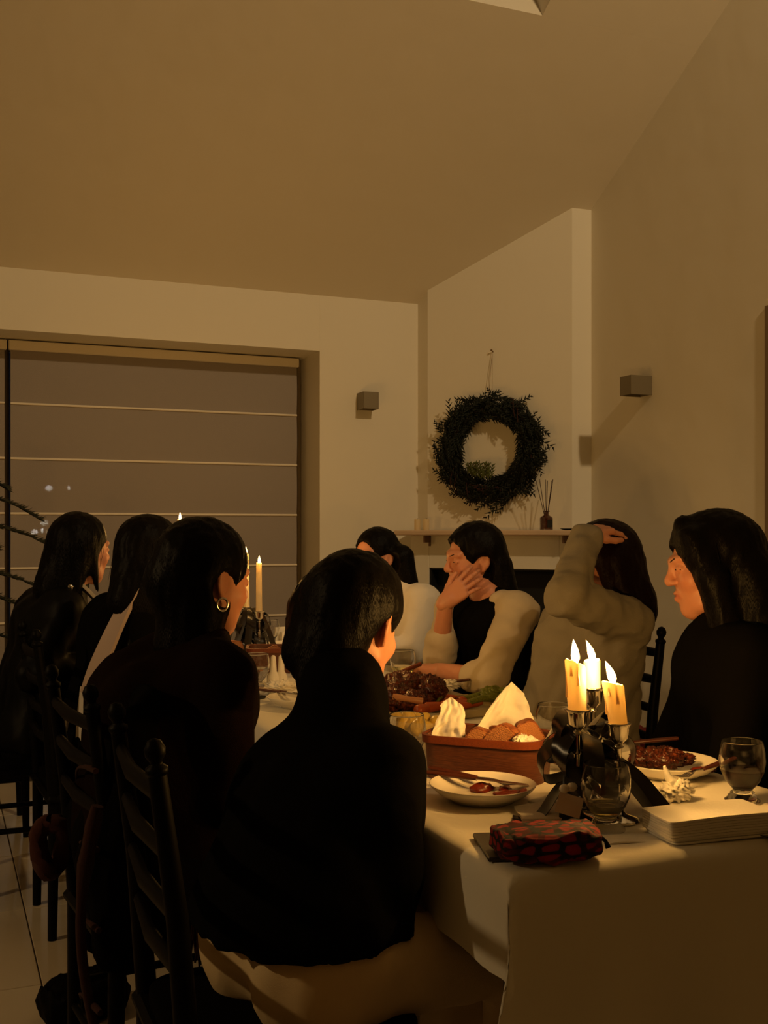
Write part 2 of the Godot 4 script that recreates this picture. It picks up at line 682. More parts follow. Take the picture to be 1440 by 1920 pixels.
func materials() -> void:
	var plaster := mat(Color(0.90, 0.88, 0.83), 0.85, 0, "painted_plaster")
	M.plaster = tri_tex(plaster, null, V(0.5, 0.5, 0.5), ntex(0.02, [], 3, true, 3.0), 0.12)
	M.ceil = tri_tex(mat(Color(0.90, 0.87, 0.81), 0.9, 0, "ceiling_paint"), null, V(0.5, 0.5, 0.5), ntex(0.03, [], 4, true, 3.0), 0.15)
	M.cloth = tri_tex(mat(Color(0.93, 0.91, 0.86), 0.85, 0, "linen"), null, V(3, 3, 3), ntex(0.05, [], 8, true, 5.0), 0.06)
	M.paper = tri_tex(mat(Color(0.94, 0.92, 0.88), 0.9, 0, "paper"), null, V(6, 6, 6), ntex(0.06, [], 9, true, 4.0), 0.2)
	M.paper.backlight_enabled = true
	M.paper.backlight = Color(0.35, 0.33, 0.3)
	M.china = mat(Color(0.92, 0.90, 0.86), 0.18, 0, "china")
	M.skin = mat(Color(0.80, 0.55, 0.43), 0.5, 0, "skin")
	M.skin.subsurf_scatter_enabled = true
	M.skin.subsurf_scatter_strength = 0.12
	M.skin.vertex_color_use_as_albedo = true
	M.hair = tri_tex(mat(Color(0.045, 0.035, 0.032), 0.42, 0, "black_hair"), null, V(30, 3, 30), ntex(0.08, [], 12, true, 6.0), 0.5)
	M.hair_red = tri_tex(mat(Color(0.085, 0.032, 0.028), 0.42, 0, "dark_red_hair"), null, V(30, 3, 30), ntex(0.08, [], 12, true, 6.0), 0.5)
	M.hair.metallic_specular = 0.18
	M.hair_red.metallic_specular = 0.18
	M.wood_black = mat(Color(0.035, 0.03, 0.028), 0.5, 0, "black_wood")
	M.wood_black.metallic_specular = 0.2
	var grain := ntex(0.03, [[0.0, 0.45, 0.6, 1.0], [Color(0.24, 0.12, 0.065), Color(0.40, 0.21, 0.11), Color(0.31, 0.155, 0.08), Color(0.46, 0.26, 0.14)]], 21)
	M.wood_red = tri_tex(mat(Color(1, 1, 1), 0.5, 0, "bentwood"), grain, V(2, 34, 2), ntex(0.03, [], 22, true, 6.0), 0.5)
	M.wood_tan = tri_tex(mat(Color(1.25, 1.1, 0.95), 0.45, 0, "handle_wood"), grain, V(8, 40, 40))
	M.wood_dark = tri_tex(mat(Color(0.85, 0.72, 0.55), 0.4, 0, "dark_handle_wood"), grain, V(8, 40, 40))
	M.steel = mat(Color(0.72, 0.7, 0.68), 0.22, 1.0, "steel")
	M.silver = mat(Color(0.8, 0.78, 0.74), 0.12, 1.0, "silver")
	M.iron = mat(Color(0.03, 0.03, 0.03), 0.4, 0.6, "black_iron")
	M.glass = glass_mat()
	M.pane = pane_mat()
	M.wax = mat(Color(0.97, 0.93, 0.82), 0.4, 0, "candle_wax")
	M.wax.backlight_enabled = true
	M.wax.backlight = Color(1.0, 0.93, 0.76)
	M.flame = mat(Color(1, 0.85, 0.6), 0.9, 0, "flame")
	M.flame.emission_enabled = true
	M.flame.emission = Color(1, 0.80, 0.52)
	M.flame.emission_energy_multiplier = 9.0
	M.wick = mat(Color(0.05, 0.04, 0.03), 0.9)
	M.crust = tri_tex(mat(Color(1, 1, 1), 0.75, 0, "bread_crust"), ntex(0.03, [[0.0, 0.5, 1.0], [Color(0.34, 0.16, 0.07), Color(0.55, 0.30, 0.14), Color(0.66, 0.42, 0.22)]], 31), V(5, 5, 5), ntex(0.09, [], 32, true, 8.0), 0.5)
	M.crumb = tri_tex(mat(Color(0.66, 0.44, 0.27), 0.9, 0, "bread_crumb"), null, V(12, 12, 12), ntex(0.09, [], 33, true, 8.0), 0.7)
	M.roast = tri_tex(mat(Color(1, 1, 1), 0.28, 0, "glazed_roast"), ntex(0.04, [[0.0, 0.45, 0.75, 1.0], [Color(0.10, 0.04, 0.018), Color(0.26, 0.10, 0.04), Color(0.42, 0.18, 0.075), Color(0.55, 0.30, 0.13)]], 41), V(7, 7, 7), ntex(0.09, [], 42, true, 9.0), 0.7)
	M.carrot = tri_tex(mat(Color(0.66, 0.30, 0.12), 0.35, 0, "glazed_carrot"), null, V(20, 20, 20), ntex(0.05, [], 43, true, 5.0), 0.4)
	M.sauce = mat(Color(0.48, 0.16, 0.05), 0.3, 0, "tomato_sauce")
	M.green = tri_tex(mat(Color(1, 1, 1), 0.5, 0, "green_vegetable"), ntex(0.06, [[0.0, 1.0], [Color(0.26, 0.30, 0.06), Color(0.55, 0.56, 0.18)]], 44), V(9, 9, 9))
	M.yellow = mat(Color(0.86, 0.72, 0.32), 0.35, 0, "yellow_fruit")
	M.leaf = mat(Color(0.045, 0.085, 0.035), 0.7, 0, "evergreen_needles")
	M.leaf_pale = mat(Color(0.30, 0.33, 0.10), 0.7, 0, "pale_sprig")
	M.twig = mat(Color(0.20, 0.08, 0.06), 0.8, 0, "twig")
	M.satin = mat(Color(0.085, 0.065, 0.045), 0.28, 0.0, "black_satin")
	M.satin.rim_enabled = true
	M.satin.rim = 0.5

func fabric(c: Color, rough := 0.9, scale := 30.0, ns := 0.5) -> StandardMaterial3D:
	if not M.has("weave"):
		M.weave = ntex(0.09, [], 51, true, 7.0)
	var m := tri_tex(mat(c, rough, 0, "fabric"), null, V(scale, scale, scale), M.weave, ns)
	m.metallic_specular = 0.12 if c.v < 0.2 else 0.35
	return m

# ---- the room -----------------------------------------------------------------------
const ZW := -5.6        # window wall
const XR := 3.228       # right wall
const EAVE := 2.575

func ceil_y(z: float) -> float:
	return EAVE + 0.57 * (z - ZW)

func bx(g: Geo, a: Vector3, b: Vector3, bev := 0.0005) -> void:
	box(g, (a + b) * 0.5, (b - a).abs(), bev)

func setting() -> void:
	# window wall, with a floor-length recess
	var g := Geo.new()
	bx(g, V(-2.8, 0, ZW - 0.4), V(-1.6, 3.0, ZW))
	bx(g, V(1.947, 0, ZW - 0.4), V(3.6, 3.0, ZW))
	bx(g, V(-1.6, 2.268, ZW - 0.4), V(1.947, 3.0, ZW))
	struct("wall_back", g, M.plaster)
	# right wall with a doorway
	g = Geo.new()
	bx(g, V(XR, 0, ZW - 0.4), V(XR + 0.25, 7.2, -3.556))
	bx(g, V(XR, 2.222, -3.556), V(XR + 0.25, 7.2, -2.6))
	bx(g, V(XR, 0, -2.6), V(XR + 0.25, 7.2, 3.4))
	struct("wall_right", g, M.plaster)
	g = Geo.new()
	bx(g, V(-2.8, 0, ZW - 0.4), V(-2.55, 7.2, 3.4))
	struct("wall_left", g, M.plaster)
	g = Geo.new()
	bx(g, V(-2.8, 0, 3.2), V(3.5, 7.2, 3.45))
	struct("wall_front", g, M.plaster)
	# mezzanine behind the camera
	g = Geo.new()
	bx(g, V(-2.55, 2.95, -0.3), V(XR, 3.15, 3.2))
	struct("floor_mezzanine", g, M.plaster)
	g = Geo.new()
	bx(g, V(-2.55, 3.15, -0.3), V(XR, PARAPET, -0.2))
	struct("wall_parapet", g, M.plaster)
	# the sloped ceiling, with the shaft of a roof light let into it
	var an := atan(0.57)
	var ca := cos(an)
	var m := Basis(Vector3.RIGHT, -an)
	var o := V(0, EAVE, ZW)
	var sl := func(gg: Geo, x0: float, x1: float, s0: float, s1: float, h0: float, h1: float) -> void:
		box(gg, o + m * V((x0 + x1) / 2, (h0 + h1) / 2, (s0 + s1) / 2), V(x1 - x0, h1 - h0, s1 - s0), 0.0005, m)
	var s_lo := (-3.995 - ZW) / ca
	var s_hi := s_lo + 1.3
	var s_end := (1.2 - ZW) / ca
	g = Geo.new()
	sl.call(g, -2.6, XR + 0.02, -0.3, s_lo, 0.0, 0.3)
	sl.call(g, -2.6, XR + 0.02, s_hi, s_end, 0.0, 0.3)
	sl.call(g, -2.6, 0.9, s_lo, s_hi, 0.0, 0.3)
	sl.call(g, 2.40, XR + 0.02, s_lo, s_hi, 0.0, 0.3)
	bx(g, V(-2.6, ceil_y(1.2), 1.15), V(XR + 0.02, ceil_y(1.2) + 0.25, 3.4))
	struct("ceiling", g, M.ceil)
	var win := Node3D.new()
	win.name = "window_2"
	add_child(win)
	win.set_meta("kind", "structure")
	g = Geo.new()
	sl.call(g, 0.85, 2.45, s_lo - 0.05, s_hi + 0.05, 0.30, 0.31)
	part("pane", g, M.pane, win)
	g = Geo.new()
	for e in [[0.9, 0.94, s_lo, s_hi], [2.36, 2.40, s_lo, s_hi], [0.94, 2.36, s_lo, s_lo + 0.04], [0.94, 2.36, s_hi - 0.04, s_hi]]:
		sl.call(g, e[0], e[1], e[2], e[3], 0.25, 0.2995)
	part("window_frame", g, mat(Color(0.8, 0.78, 0.74), 0.5), win)
	# floor: slab and large stone tiles
	var fl := Geo.new()
	bx(fl, V(-2.8, -0.2, ZW - 0.4), V(XR + 0.3, -0.006, 3.4))
	var fn := struct("floor", fl, mat(Color(0.25, 0.22, 0.18), 0.9))
	var tones: Array[StandardMaterial3D] = []
	for k in 4:
		var c := Color(0.86, 0.81, 0.72).darkened(0.03 * k)
		var tm := mat(c, 0.22 + 0.02 * k, 0, "stone_tile")
		tri_tex(tm, ntex(0.006, [[0.0, 1.0], [Color(0.9, 0.88, 0.85), Color(1, 1, 1)]], 60 + k), V(0.6, 0.6, 0.6))
		tones.append(tm)
	var tile := Geo.new()
	box(tile, V(0, -0.0035, 0), V(0.641, 0.007, 0.641), 0.002)
	var tmesh := tile.mesh()
	var rng := RandomNumberGenerator.new()
	rng.seed = 5
	for i in range(-4, 5):
		for j in range(-2, 9):
			var t := MeshInstance3D.new()
			t.name = "tile"
			t.mesh = tmesh
			t.material_override = tones[rng.randi() % 4]
			t.position = V(0.27 + 0.645 * (i + 0.5), 0, -4.44 + 0.645 * (j + 0.5))
			if t.position.x - 0.33 > XR or t.position.x + 0.33 < -2.55:
				continue
			t.rotation.y = PI / 2 * (rng.randi() % 4)
			t.position.y = rng.randf_range(-0.0006, 0.0)
			fn.add_child(t, true)
	# door in the right wall
	var door := Node3D.new()
	door.name = "door_1"
	add_child(door)
	door.set_meta("kind", "structure")
	g = Geo.new()
	bx(g, V(XR + 0.06, 0.0, -3.52), V(XR + 0.10, 2.19, -2.64), 0.003)
	for q in [0.25, 1.2]:
		for zz in [-3.40, -3.04]:
			bx(g, V(XR + 0.054, q, zz), V(XR + 0.061, q + 0.8, zz + 0.3), 0.003)
	part("door_leaf", g, mat(Color(0.82, 0.78, 0.7), 0.5), door)
	g = Geo.new()
	for e in [[0.0, 2.222, -3.556, -3.52], [0.0, 2.222, -2.64, -2.6], [2.19, 2.222, -3.52, -2.64]]:
		bx(g, V(XR - 0.012, e[0], e[2]), V(XR + 0.2, e[1], e[3]), 0.003)
	part("door_frame", g, mat(Color(0.5, 0.42, 0.33), 0.5), door)
	g = Geo.new()
	tube(g, [V(XR + 0.06, 1.02, -2.72), V(XR + 0.0, 1.02, -2.72), V(XR - 0.005, 1.02, -2.74), V(XR - 0.005, 1.02, -2.84)], [0.009], 10)
	part("door_handle", g, M.steel, door)
	# skirting boards
	g = Geo.new()
	bx(g, V(1.96, 0.0, ZW), V(2.36, 0.07, ZW + 0.012), 0.003)
	struct("baseboard_back", g, M.plaster)
	g = Geo.new()
	bx(g, V(XR - 0.012, 0.0, -4.85), V(XR, 0.07, -3.57), 0.003)
	struct("baseboard_right", g, M.plaster)
	# window behind the blinds
	var w1 := Node3D.new()
	w1.name = "window_1"
	add_child(w1)
	w1.set_meta("kind", "structure")
	g = Geo.new()
	var fz := ZW - 0.36
	for x in [-1.58, -0.72, 0.32, 1.1, 1.92]:
		bx(g, V(x - 0.025, 0.0, fz - 0.03), V(x + 0.025, 2.268, fz + 0.03), 0.004)
	for y in [0.03, 2.24]:
		bx(g, V(-1.6, y - 0.028, fz - 0.025), V(1.947, y + 0.028, fz + 0.025), 0.004)
	part("window_frame", g, mat(Color(0.55, 0.5, 0.44), 0.5), w1)
	for e in [[-1.58, -0.72], [-0.72, 0.32], [0.32, 1.1], [1.1, 1.92]]:
		g = Geo.new()
		bx(g, V(e[0] + 0.026, 0.06, fz - 0.004), V(e[1] - 0.026, 2.21, fz + 0.004), 0.001)
		part("pane", g, M.pane, w1)
	# roman blinds of sheer cloth, stiffened by thin rods
	var sheer := tri_tex(mat(Color(0.62, 0.59, 0.58, 0.93), 0.95, 0, "sheer_blind"), null, V(9, 9, 9), ntex(0.09, [], 70, true, 6.0), 0.2)
	sheer.transparency = BaseMaterial3D.TRANSPARENCY_ALPHA
	var rod_m := mat(Color(0.93, 0.90, 0.85), 0.7, 0, "blind_rod")
	for b in [[0.347, 1.897, "wide sheer roman blind drawn down over the window behind the diners"], [-1.30, 0.318, "sheer roman blind behind the evergreen tree at the left edge"]]:
		var bl := thing("roman_blind", b[2], "blind", V((b[0] + b[1]) / 2, 0, ZW - 0.26), 0, "roman blinds")
		var hw: float = (b[1] - b[0]) / 2
		g = Geo.new()
		box(g, V(0, 2.235, 0), V(hw * 2 + 0.02, 0.05, 0.04), 0.004)
		part("head_rail", g, rod_m, bl)
		var ys := [2.21, 1.935, 1.65, 1.365, 1.08, 0.796, 0.51, 0.22]
		for i in 7:
			g = Geo.new()
			var y0: float = ys[i]
			var y1: float = ys[i + 1]
			var sd := i
			sheet(g, 24, 8, func(u: float, v: float) -> Vector3:
				return V((u * 2 - 1) * hw, lerpf(y1, y0, v), 0.003 * sin(u * 7 + sd) * sin(v * PI) + 0.006 * sin(v * PI)), 0.0015)
			part("cloth_panel", g, sheer, bl)
			g = Geo.new()
			tube(g, [V(-hw, y1, 0.004), V(hw, y1, 0.004)], [0.0068], 6)
			part("rod", g, rod_m, bl)
		for s in [-1, 1]:
			g = Geo.new()
			box(g, V(s * (hw - 0.012), 1.22, -0.002), V(0.024, 1.98, 0.005), 0.001)
			part("side_hem", g, rod_m, bl)
	# lamps of the street, faint through the blind
	var sl_m := mat(Color(1, 0.95, 0.85), 0.5)
	sl_m.emission_enabled = true
	sl_m.emission = Color(0.95, 0.95, 0.9)
	sl_m.emission_energy_multiplier = 45.0
	for k in 5:
		var e: Array = [[2.75, 2.44, -30.0], [2.64, 1.50, -30.0], [2.39, 1.26, -30.0], [2.71, 1.30, -31.0], [3.44, 2.51, -31.5]][k]
		var h: float = e[1] + 3.0
		var sp := thing("street_lamp", ["bright high street light seen through the blind, above three lower ones", "street light seen through the blind, upper of a close pair", "street light seen through the blind, leftmost of the lights", "street light seen through the blind, lower of a close pair", "faint small street light seen through the blind, rightmost of the lights"][k], "street lamp", V(e[0], -3.0, e[2]), 0, "street lamps outside the window")
		g = Geo.new()
		tube(g, [V(0, 0, 0), V(0, h - 0.08, 0)], [0.05, 0.03], 8)
		part("pole", g, M.iron, sp)
		g = Geo.new()
		var r := 0.1 if k < 4 else 0.06
		blob(g, V(0, h, 0), V(r, r * 0.8, r), Basis(), 0, 1, 14, 8)
		part("lamp_light", g, sl_m, sp)
		var lt := OmniLight3D.new()
		lt.name = "street_light"
		lt.light_color = Color(1, 0.95, 0.85)
		lt.light_energy = 0.3
		lt.light_size = 0.08
		lt.omni_range = 40.0
		lt.omni_attenuation = 2.0
		lt.shadow_enabled = true
		lt.position = V(0, h, 0)
		sp.add_child(lt)

const PARAPET := 4.1

func fireplace_and_wall() -> void:
	# the diagonal chimney breast across the corner: face from A to B
	var a := Vector2(2.555, -5.497)
	var b := Vector2(3.110, -4.872)
	var u := (b - a).normalized()
	var n := Vector2(-u.y, u.x)       # into the room is -n or n: pick the side towards the camera
	if n.dot(Vector2(0, 0) - a) < 0:
		n = -n
	var g := Geo.new()
	var poly := PackedVector2Array([a, b, Vector2(XR + 0.05, -4.868), Vector2(XR + 0.05, ZW - 0.05), Vector2(2.535, ZW - 0.05)])
	# a prism whose top follows the ceiling
	var q := poly
	if Geometry2D.is_polygon_clockwise(q):
		q.reverse()
	for i in q.size():
		var e := (i + 1) % q.size()
		g.face(V(q[i].x, 0, q[i].y), V(q[i].x, ceil_y(q[i].y) + 0.02, q[i].y), V(q[e].x, ceil_y(q[e].y) + 0.02, q[e].y), V(q[e].x, 0, q[e].y))
	struct("wall_chimney", g, M.plaster)
	# fireplace: surround, shelf, dark hearth opening
	var fp := thing("fireplace", "white corner fireplace with a plain mantel shelf and black opening", "fireplace", V(a.x, 0, a.y), 0)
	var at := func(s: float, y: float, out: float) -> Vector3:
		return V(u.x * s + n.x * out, y, u.y * s + n.y * out)
	var m := Basis(V(u.x, 0, u.y), Vector3.UP, V(n.x, 0, n.y))
	var slab := func(gg: Geo, s0: float, s1: float, y0: float, y1: float, o0: float, o1: float, bev := 0.003) -> void:
		var t := Geo.new()
		box(t, Vector3.ZERO, V(s1 - s0, y1 - y0, o1 - o0), bev)
		gg.add(t, Transform3D(m, at.call((s0 + s1) / 2, (y0 + y1) / 2, (o0 + o1) / 2)))
	g = Geo.new()
	slab.call(g, -0.05, 0.060, 0.0, 1.25, 0.0, 0.12)
	slab.call(g, 0.802, 0.955, 0.0, 1.25, 0.0, 0.12)
	slab.call(g, 0.060, 0.802, 1.07, 1.25, 0.0, 0.12)
	part("surround", g, M.plaster, fp)
	g = Geo.new()
	slab.call(g, -0.10, 0.965, 1.25, 1.278, 0.0, 0.24, 0.005)
	part("mantel_shelf", g, tri_tex(mat(Color(0.80, 0.70, 0.60), 0.6, 0, "shelf_wood"), null, V(2, 2, 2), ntex(0.03, [], 77, true, 4.0), 0.2), fp)
	for s in [0.06, 0.84]:
		g = Geo.new()
		slab.call(g, s, s + 0.012, 1.21, 1.25, 0.12, 0.20, 0.002)
		slab.call(g, s, s + 0.012, 1.19, 1.25, 0.12, 0.128, 0.002)
		part("shelf_bracket", g, mat(Color(0.45, 0.33, 0.24), 0.6), fp)
	g = Geo.new()
	slab.call(g, 0.060, 0.802, 0.0, 1.07, 0.003, 0.012)
	slab.call(g, 0.060, 0.07, 0.0, 1.07, 0.012, 0.112)
	slab.call(g, 0.792, 0.802, 0.0, 1.07, 0.012, 0.112)
	slab.call(g, 0.07, 0.792, 1.06, 1.07, 0.012, 0.112)
	part("firebox", g, mat(Color(0.02, 0.018, 0.016), 0.8, 0, "soot"), fp)
	# iron fire screen standing in the opening
	var sc := thing("fire_screen", "black iron fire screen standing in the fireplace opening", "fire screen", V(a.x, 0, a.y))
	g = Geo.new()
	for s in [0.12, 0.74]:
		tube(g, [at.call(s, 0.0, 0.09), at.call(s, 0.80, 0.09)], [0.008], 8)
	for y in [0.06, 0.78]:
		tube(g, [at.call(0.12, y, 0.09), at.call(0.74, y, 0.09)], [0.007], 8)
	part("frame", g, M.iron, sc)
	for k in 9:
		g = Geo.new()
		var s := 0.18 + 0.0625 * k
		tube(g, [at.call(s, 0.06, 0.09), at.call(s, 0.80, 0.09), at.call(s, 0.84, 0.09)], [0.004, 0.004, 0.001], 6)
		part("bar", g, M.iron, sc)
	for s in [0.12, 0.74]:
		g = Geo.new()
		blob(g, at.call(s, 0.82, 0.09), V(0.014, 0.02, 0.014), Basis(), 0, 1, 12, 8)
		part("finial", g, M.silver, sc)
	# on the shelf
	var tea := thing("pillar_candle", "short unlit cream candle at the left end of the mantel shelf", "candle", V(a.x, 1.278, a.y) + at.call(0.012, 0, 0.17), 0, "unlit candles on the mantel")
	g = Geo.new()
	lathe(g, [Vector2(0, 0), Vector2(0.0165, 0), Vector2(0.0165, 0), Vector2(0.0165, 0.058), Vector2(0.015, 0.061), Vector2(0.006, 0.059), Vector2(0, 0.058)], 24)
	part("wax", g, M.wax, tea)
	g = Geo.new()
	tube(g, [V(0, 0.057, 0), V(0.001, 0.066, 0)], [0.0012], 6)
	part("wick", g, M.wick, tea)
	dup(tea, "short unlit cream candle on the mantel, right of its twin", V(a.x, 1.278, a.y) + at.call(0.066, 0, 0.17))
	var df := thing("reed_diffuser", "amber glass bottle with dark reeds on the mantel shelf", "reed diffuser", V(a.x, 1.278, a.y) + at.call(0.741, 0, 0.15))
	g = Geo.new()
	lathe(g, [Vector2(0, 0.004), Vector2(0, 0), Vector2(0.032, 0), Vector2(0.034, 0.004), Vector2(0.034, 0.062), Vector2(0.031, 0.069), Vector2(0.014, 0.078), Vector2(0.012, 0.094), Vector2(0.018, 0.097), Vector2(0.018, 0.101), Vector2(0.009, 0.101), Vector2(0.0095, 0.08), Vector2(0.028, 0.067), Vector2(0.031, 0.061), Vector2(0.031, 0.006), Vector2(0, 0.006)], 28)
	part("bottle", g, pane_mat(Color(0.32, 0.14, 0.06, 0.55)), df)
	g = Geo.new()
	box(g, V(0, 0.034, 0.0345), V(0.03, 0.04, 0.001), 0.0003, Basis())
	part("label", g, mat(Color(0.06, 0.05, 0.05), 0.7), df)
	var rng := RandomNumberGenerator.new()
	rng.seed = 3
	for k in 6:
		g = Geo.new()
		var d2 := Vector2.from_angle(k * 1.1) * rng.randf_range(0.02, 0.06)
		tube(g, [V(-d2.x * 0.1, 0.012, -d2.y * 0.1), V(d2.x, 0.255 + rng.randf() * 0.015, d2.y)], [0.0017], 6)
		part("reed", g, M.twig, df)
	g = Geo.new()
	lathe(g, [Vector2(0, 0), Vector2(0.03, 0), Vector2(0.052, 0.007), Vector2(0.053, 0.009), Vector2(0.03, 0.004), Vector2(0, 0.004)], 28)
	solo("dish", g, M.iron, "flat black dish at the right end of the mantel shelf", "dish", V(a.x, 1.278, a.y) + at.call(0.875, 0, 0.17))
	# wreath hung from a nail by a thread
	var wc := V(2.815, 1.722, -5.204)
	var wr := thing("wreath", "dark evergreen wreath with red berry twigs hanging above the mantel", "wreath", wc)
	var wm := Basis(V(u.x, 0, u.y), Vector3.UP, V(n.x, 0, n.y))
	g = Geo.new()
	var ring := []
	for k in 49:
		var an := TAU * k / 48
		ring.append(wm * V(cos(an) * 0.225, sin(an) * 0.225, 0.05))
	tube(g, ring, [0.018], 10, false)
	part("ring", g, M.twig, wr)
	g = Geo.new()
	var pale := Geo.new()
	rng.seed = 11
	for k in 760:
		var an := rng.randf() * TAU
		var off := Vector2.from_angle(rng.randf() * TAU) * sqrt(rng.randf()) * 0.070
		var base := V(cos(an), sin(an), 0) * (0.228 + off.x) + V(0, 0, 0.060 + off.y * 0.6)
		var radial := V(cos(an), sin(an), 0)
		var tang := V(sin(an), -cos(an), 0) * (1.0 if rng.randf() < 0.8 else -1.0)
		var out := rng.randf_range(-0.55, 0.75)
		var dir := (tang * 1.0 + radial * out + V(0, 0, rng.randf_range(-0.25, 0.45))).normalized()
		var ln := rng.randf_range(0.05, 0.115)
		if k % 23 == 0:
			ln *= 1.35
			dir = (dir + radial * 0.9).normalized()
		sprig(g, wm, base, dir, ln, rng)
	for e in [[-1.75, 0.10], [-1.95, 0.085], [-1.50, 0.09], [-2.15, 0.07]]:
		for k in 4:
			var base := V(cos(e[0]), sin(e[0]), 0) * 0.165 + V(rng.randf_range(-0.02, 0.02), 0, 0.11)
			sprig(pale, wm, base, V(rng.randf_range(-0.5, 0.5), 1, 0.3).normalized(), e[1], rng)
	var fo := part("foliage", g, M.leaf, wr)
	fo.set_meta("kind", "stuff")
	part("pale_sprigs", pale, M.leaf_pale, wr, "yellow-green sprigs inside the ring").set_meta("kind", "stuff")
	g = Geo.new()
	for e in [[2.4 - 4.6, 0.32], [-2.35, 0.31], [1.05, 0.30], [0.95, 0.31], [-1.85, 0.33], [-1.4, 0.22], [-1.6, 0.24], [-1.2, 0.23], [-1.75, 0.21]]:
		var p0 := V(cos(e[0] - 0.3), sin(e[0] - 0.3), 0) * 0.22 + V(0, 0, 0.1)
		var p1 := V(cos(e[0]), sin(e[0]), 0) * float(e[1]) + V(0, 0, 0.09)
		tube(g, [wm * p0, wm * ((p0 + p1) * 0.5 + V(0, 0, 0.02)), wm * p1], [0.003, 0.0025, 0.0015], 5)
		for k in 6:
			var pb := p0.lerp(p1, 0.45 + 0.1 * k) + V(rng.randf_range(-0.015, 0.015), rng.randf_range(-0.015, 0.015), rng.randf_range(0, 0.012))
			blob(g, wm * pb, V(0.0045, 0.0045, 0.0045), Basis(), 0, 1, 8, 5)
	part("berry_twigs", g, M.twig, wr, "dark red berry twigs").set_meta("kind", "stuff")
	g = Geo.new()
	for s in [-0.012, 0.012]:
		tube(g, [wm * V(s, 0.24, 0.05), wm * V(0, 0.535, 0.012)], [0.0012], 5)
	part("thread", g, mat(Color(0.55, 0.45, 0.32), 0.9), wr)
	g = Geo.new()
	tube(g, [V(0, 0, 0), wm * V(0, 0.006, 0.025)], [0.003, 0.003], 8)
	blob(g, wm * V(0, 0.006, 0.026), V(0.006, 0.006, 0.006), Basis(), 0, 1, 10, 6)
	solo("nail", g, mat(Color(0.5, 0.4, 0.25), 0.4, 0.8), "small brass nail in the chimney wall above the wreath", "nail", wc + wm * V(0, 0.535, 0.0))
	# two cube wall lights, switched off
	for k in 2:
		var ws := thing("wall_lamp", ["switched-off grey cube wall lamp between the window and the chimney", "switched-off grey cube wall lamp on the right wall"][k], "wall lamp", [V(2.212, 1.997, ZW), V(XR, 1.985, -4.385)][k], [0.0, -PI / 2][k], "cube wall lamps")
		var dep: float = [0.10, 0.125][k]
		var gm := mat(Color(0.50, 0.46, 0.38), 0.45, 0.35, "brushed_metal")
		g = Geo.new()
		for s in [-1, 1]:
			box(g, V(s * 0.0445, 0, dep / 2), V(0.003, 0.094, dep), 0.001)
		box(g, V(0, 0, dep - 0.0015), V(0.086, 0.094, 0.003), 0.001)
		part("shell", g, gm, ws)
		g = Geo.new()
		box(g, V(0, 0, 0.005), V(0.085, 0.09, 0.01), 0.001)
		part("back_plate", g, gm, ws)
		g = Geo.new()
		box(g, V(0, 0.038, dep / 2), V(0.083, 0.003, dep - 0.02), 0.0005)
		box(g, V(0, -0.030, dep / 2), V(0.083, 0.003, dep - 0.02), 0.0005)
		part("glass_cover", g, mat(Color(0.35, 0.31, 0.25), 0.3), ws)

func sprig(g: Geo, m: Basis, base: Vector3, dir: Vector3, ln: float, rng: RandomNumberGenerator) -> void:
	var side := dir.cross(V(0, 0, 1)).normalized()
	spike(g, m * base, m * (base + dir * ln), 0.0034)
	for i in 8:
		var t := 0.10 + 0.11 * i
		var s := 1.0 if i % 2 else -1.0
		var b := base + dir * ln * t
		var e := b + (dir * 0.8 + side * s * 0.75 + V(0, 0, rng.randf_range(-0.3, 0.4))).normalized() * ln * 0.36 * (1.15 - t * 0.7)
		spike(g, m * b, m * e, 0.0062)

# ---- people -------------------------------------------------------------------------
var head_geo: Geo
var hand_geo := {}

func skin_tint(g: Geo, from: int, fn: Callable) -> void:
	g.tinted = true
	while g.col.size() < from:
		g.col.append(Color.WHITE)
	for i in range(from, g.v.size()):
		g.col.append(fn.call(g.v[i]))

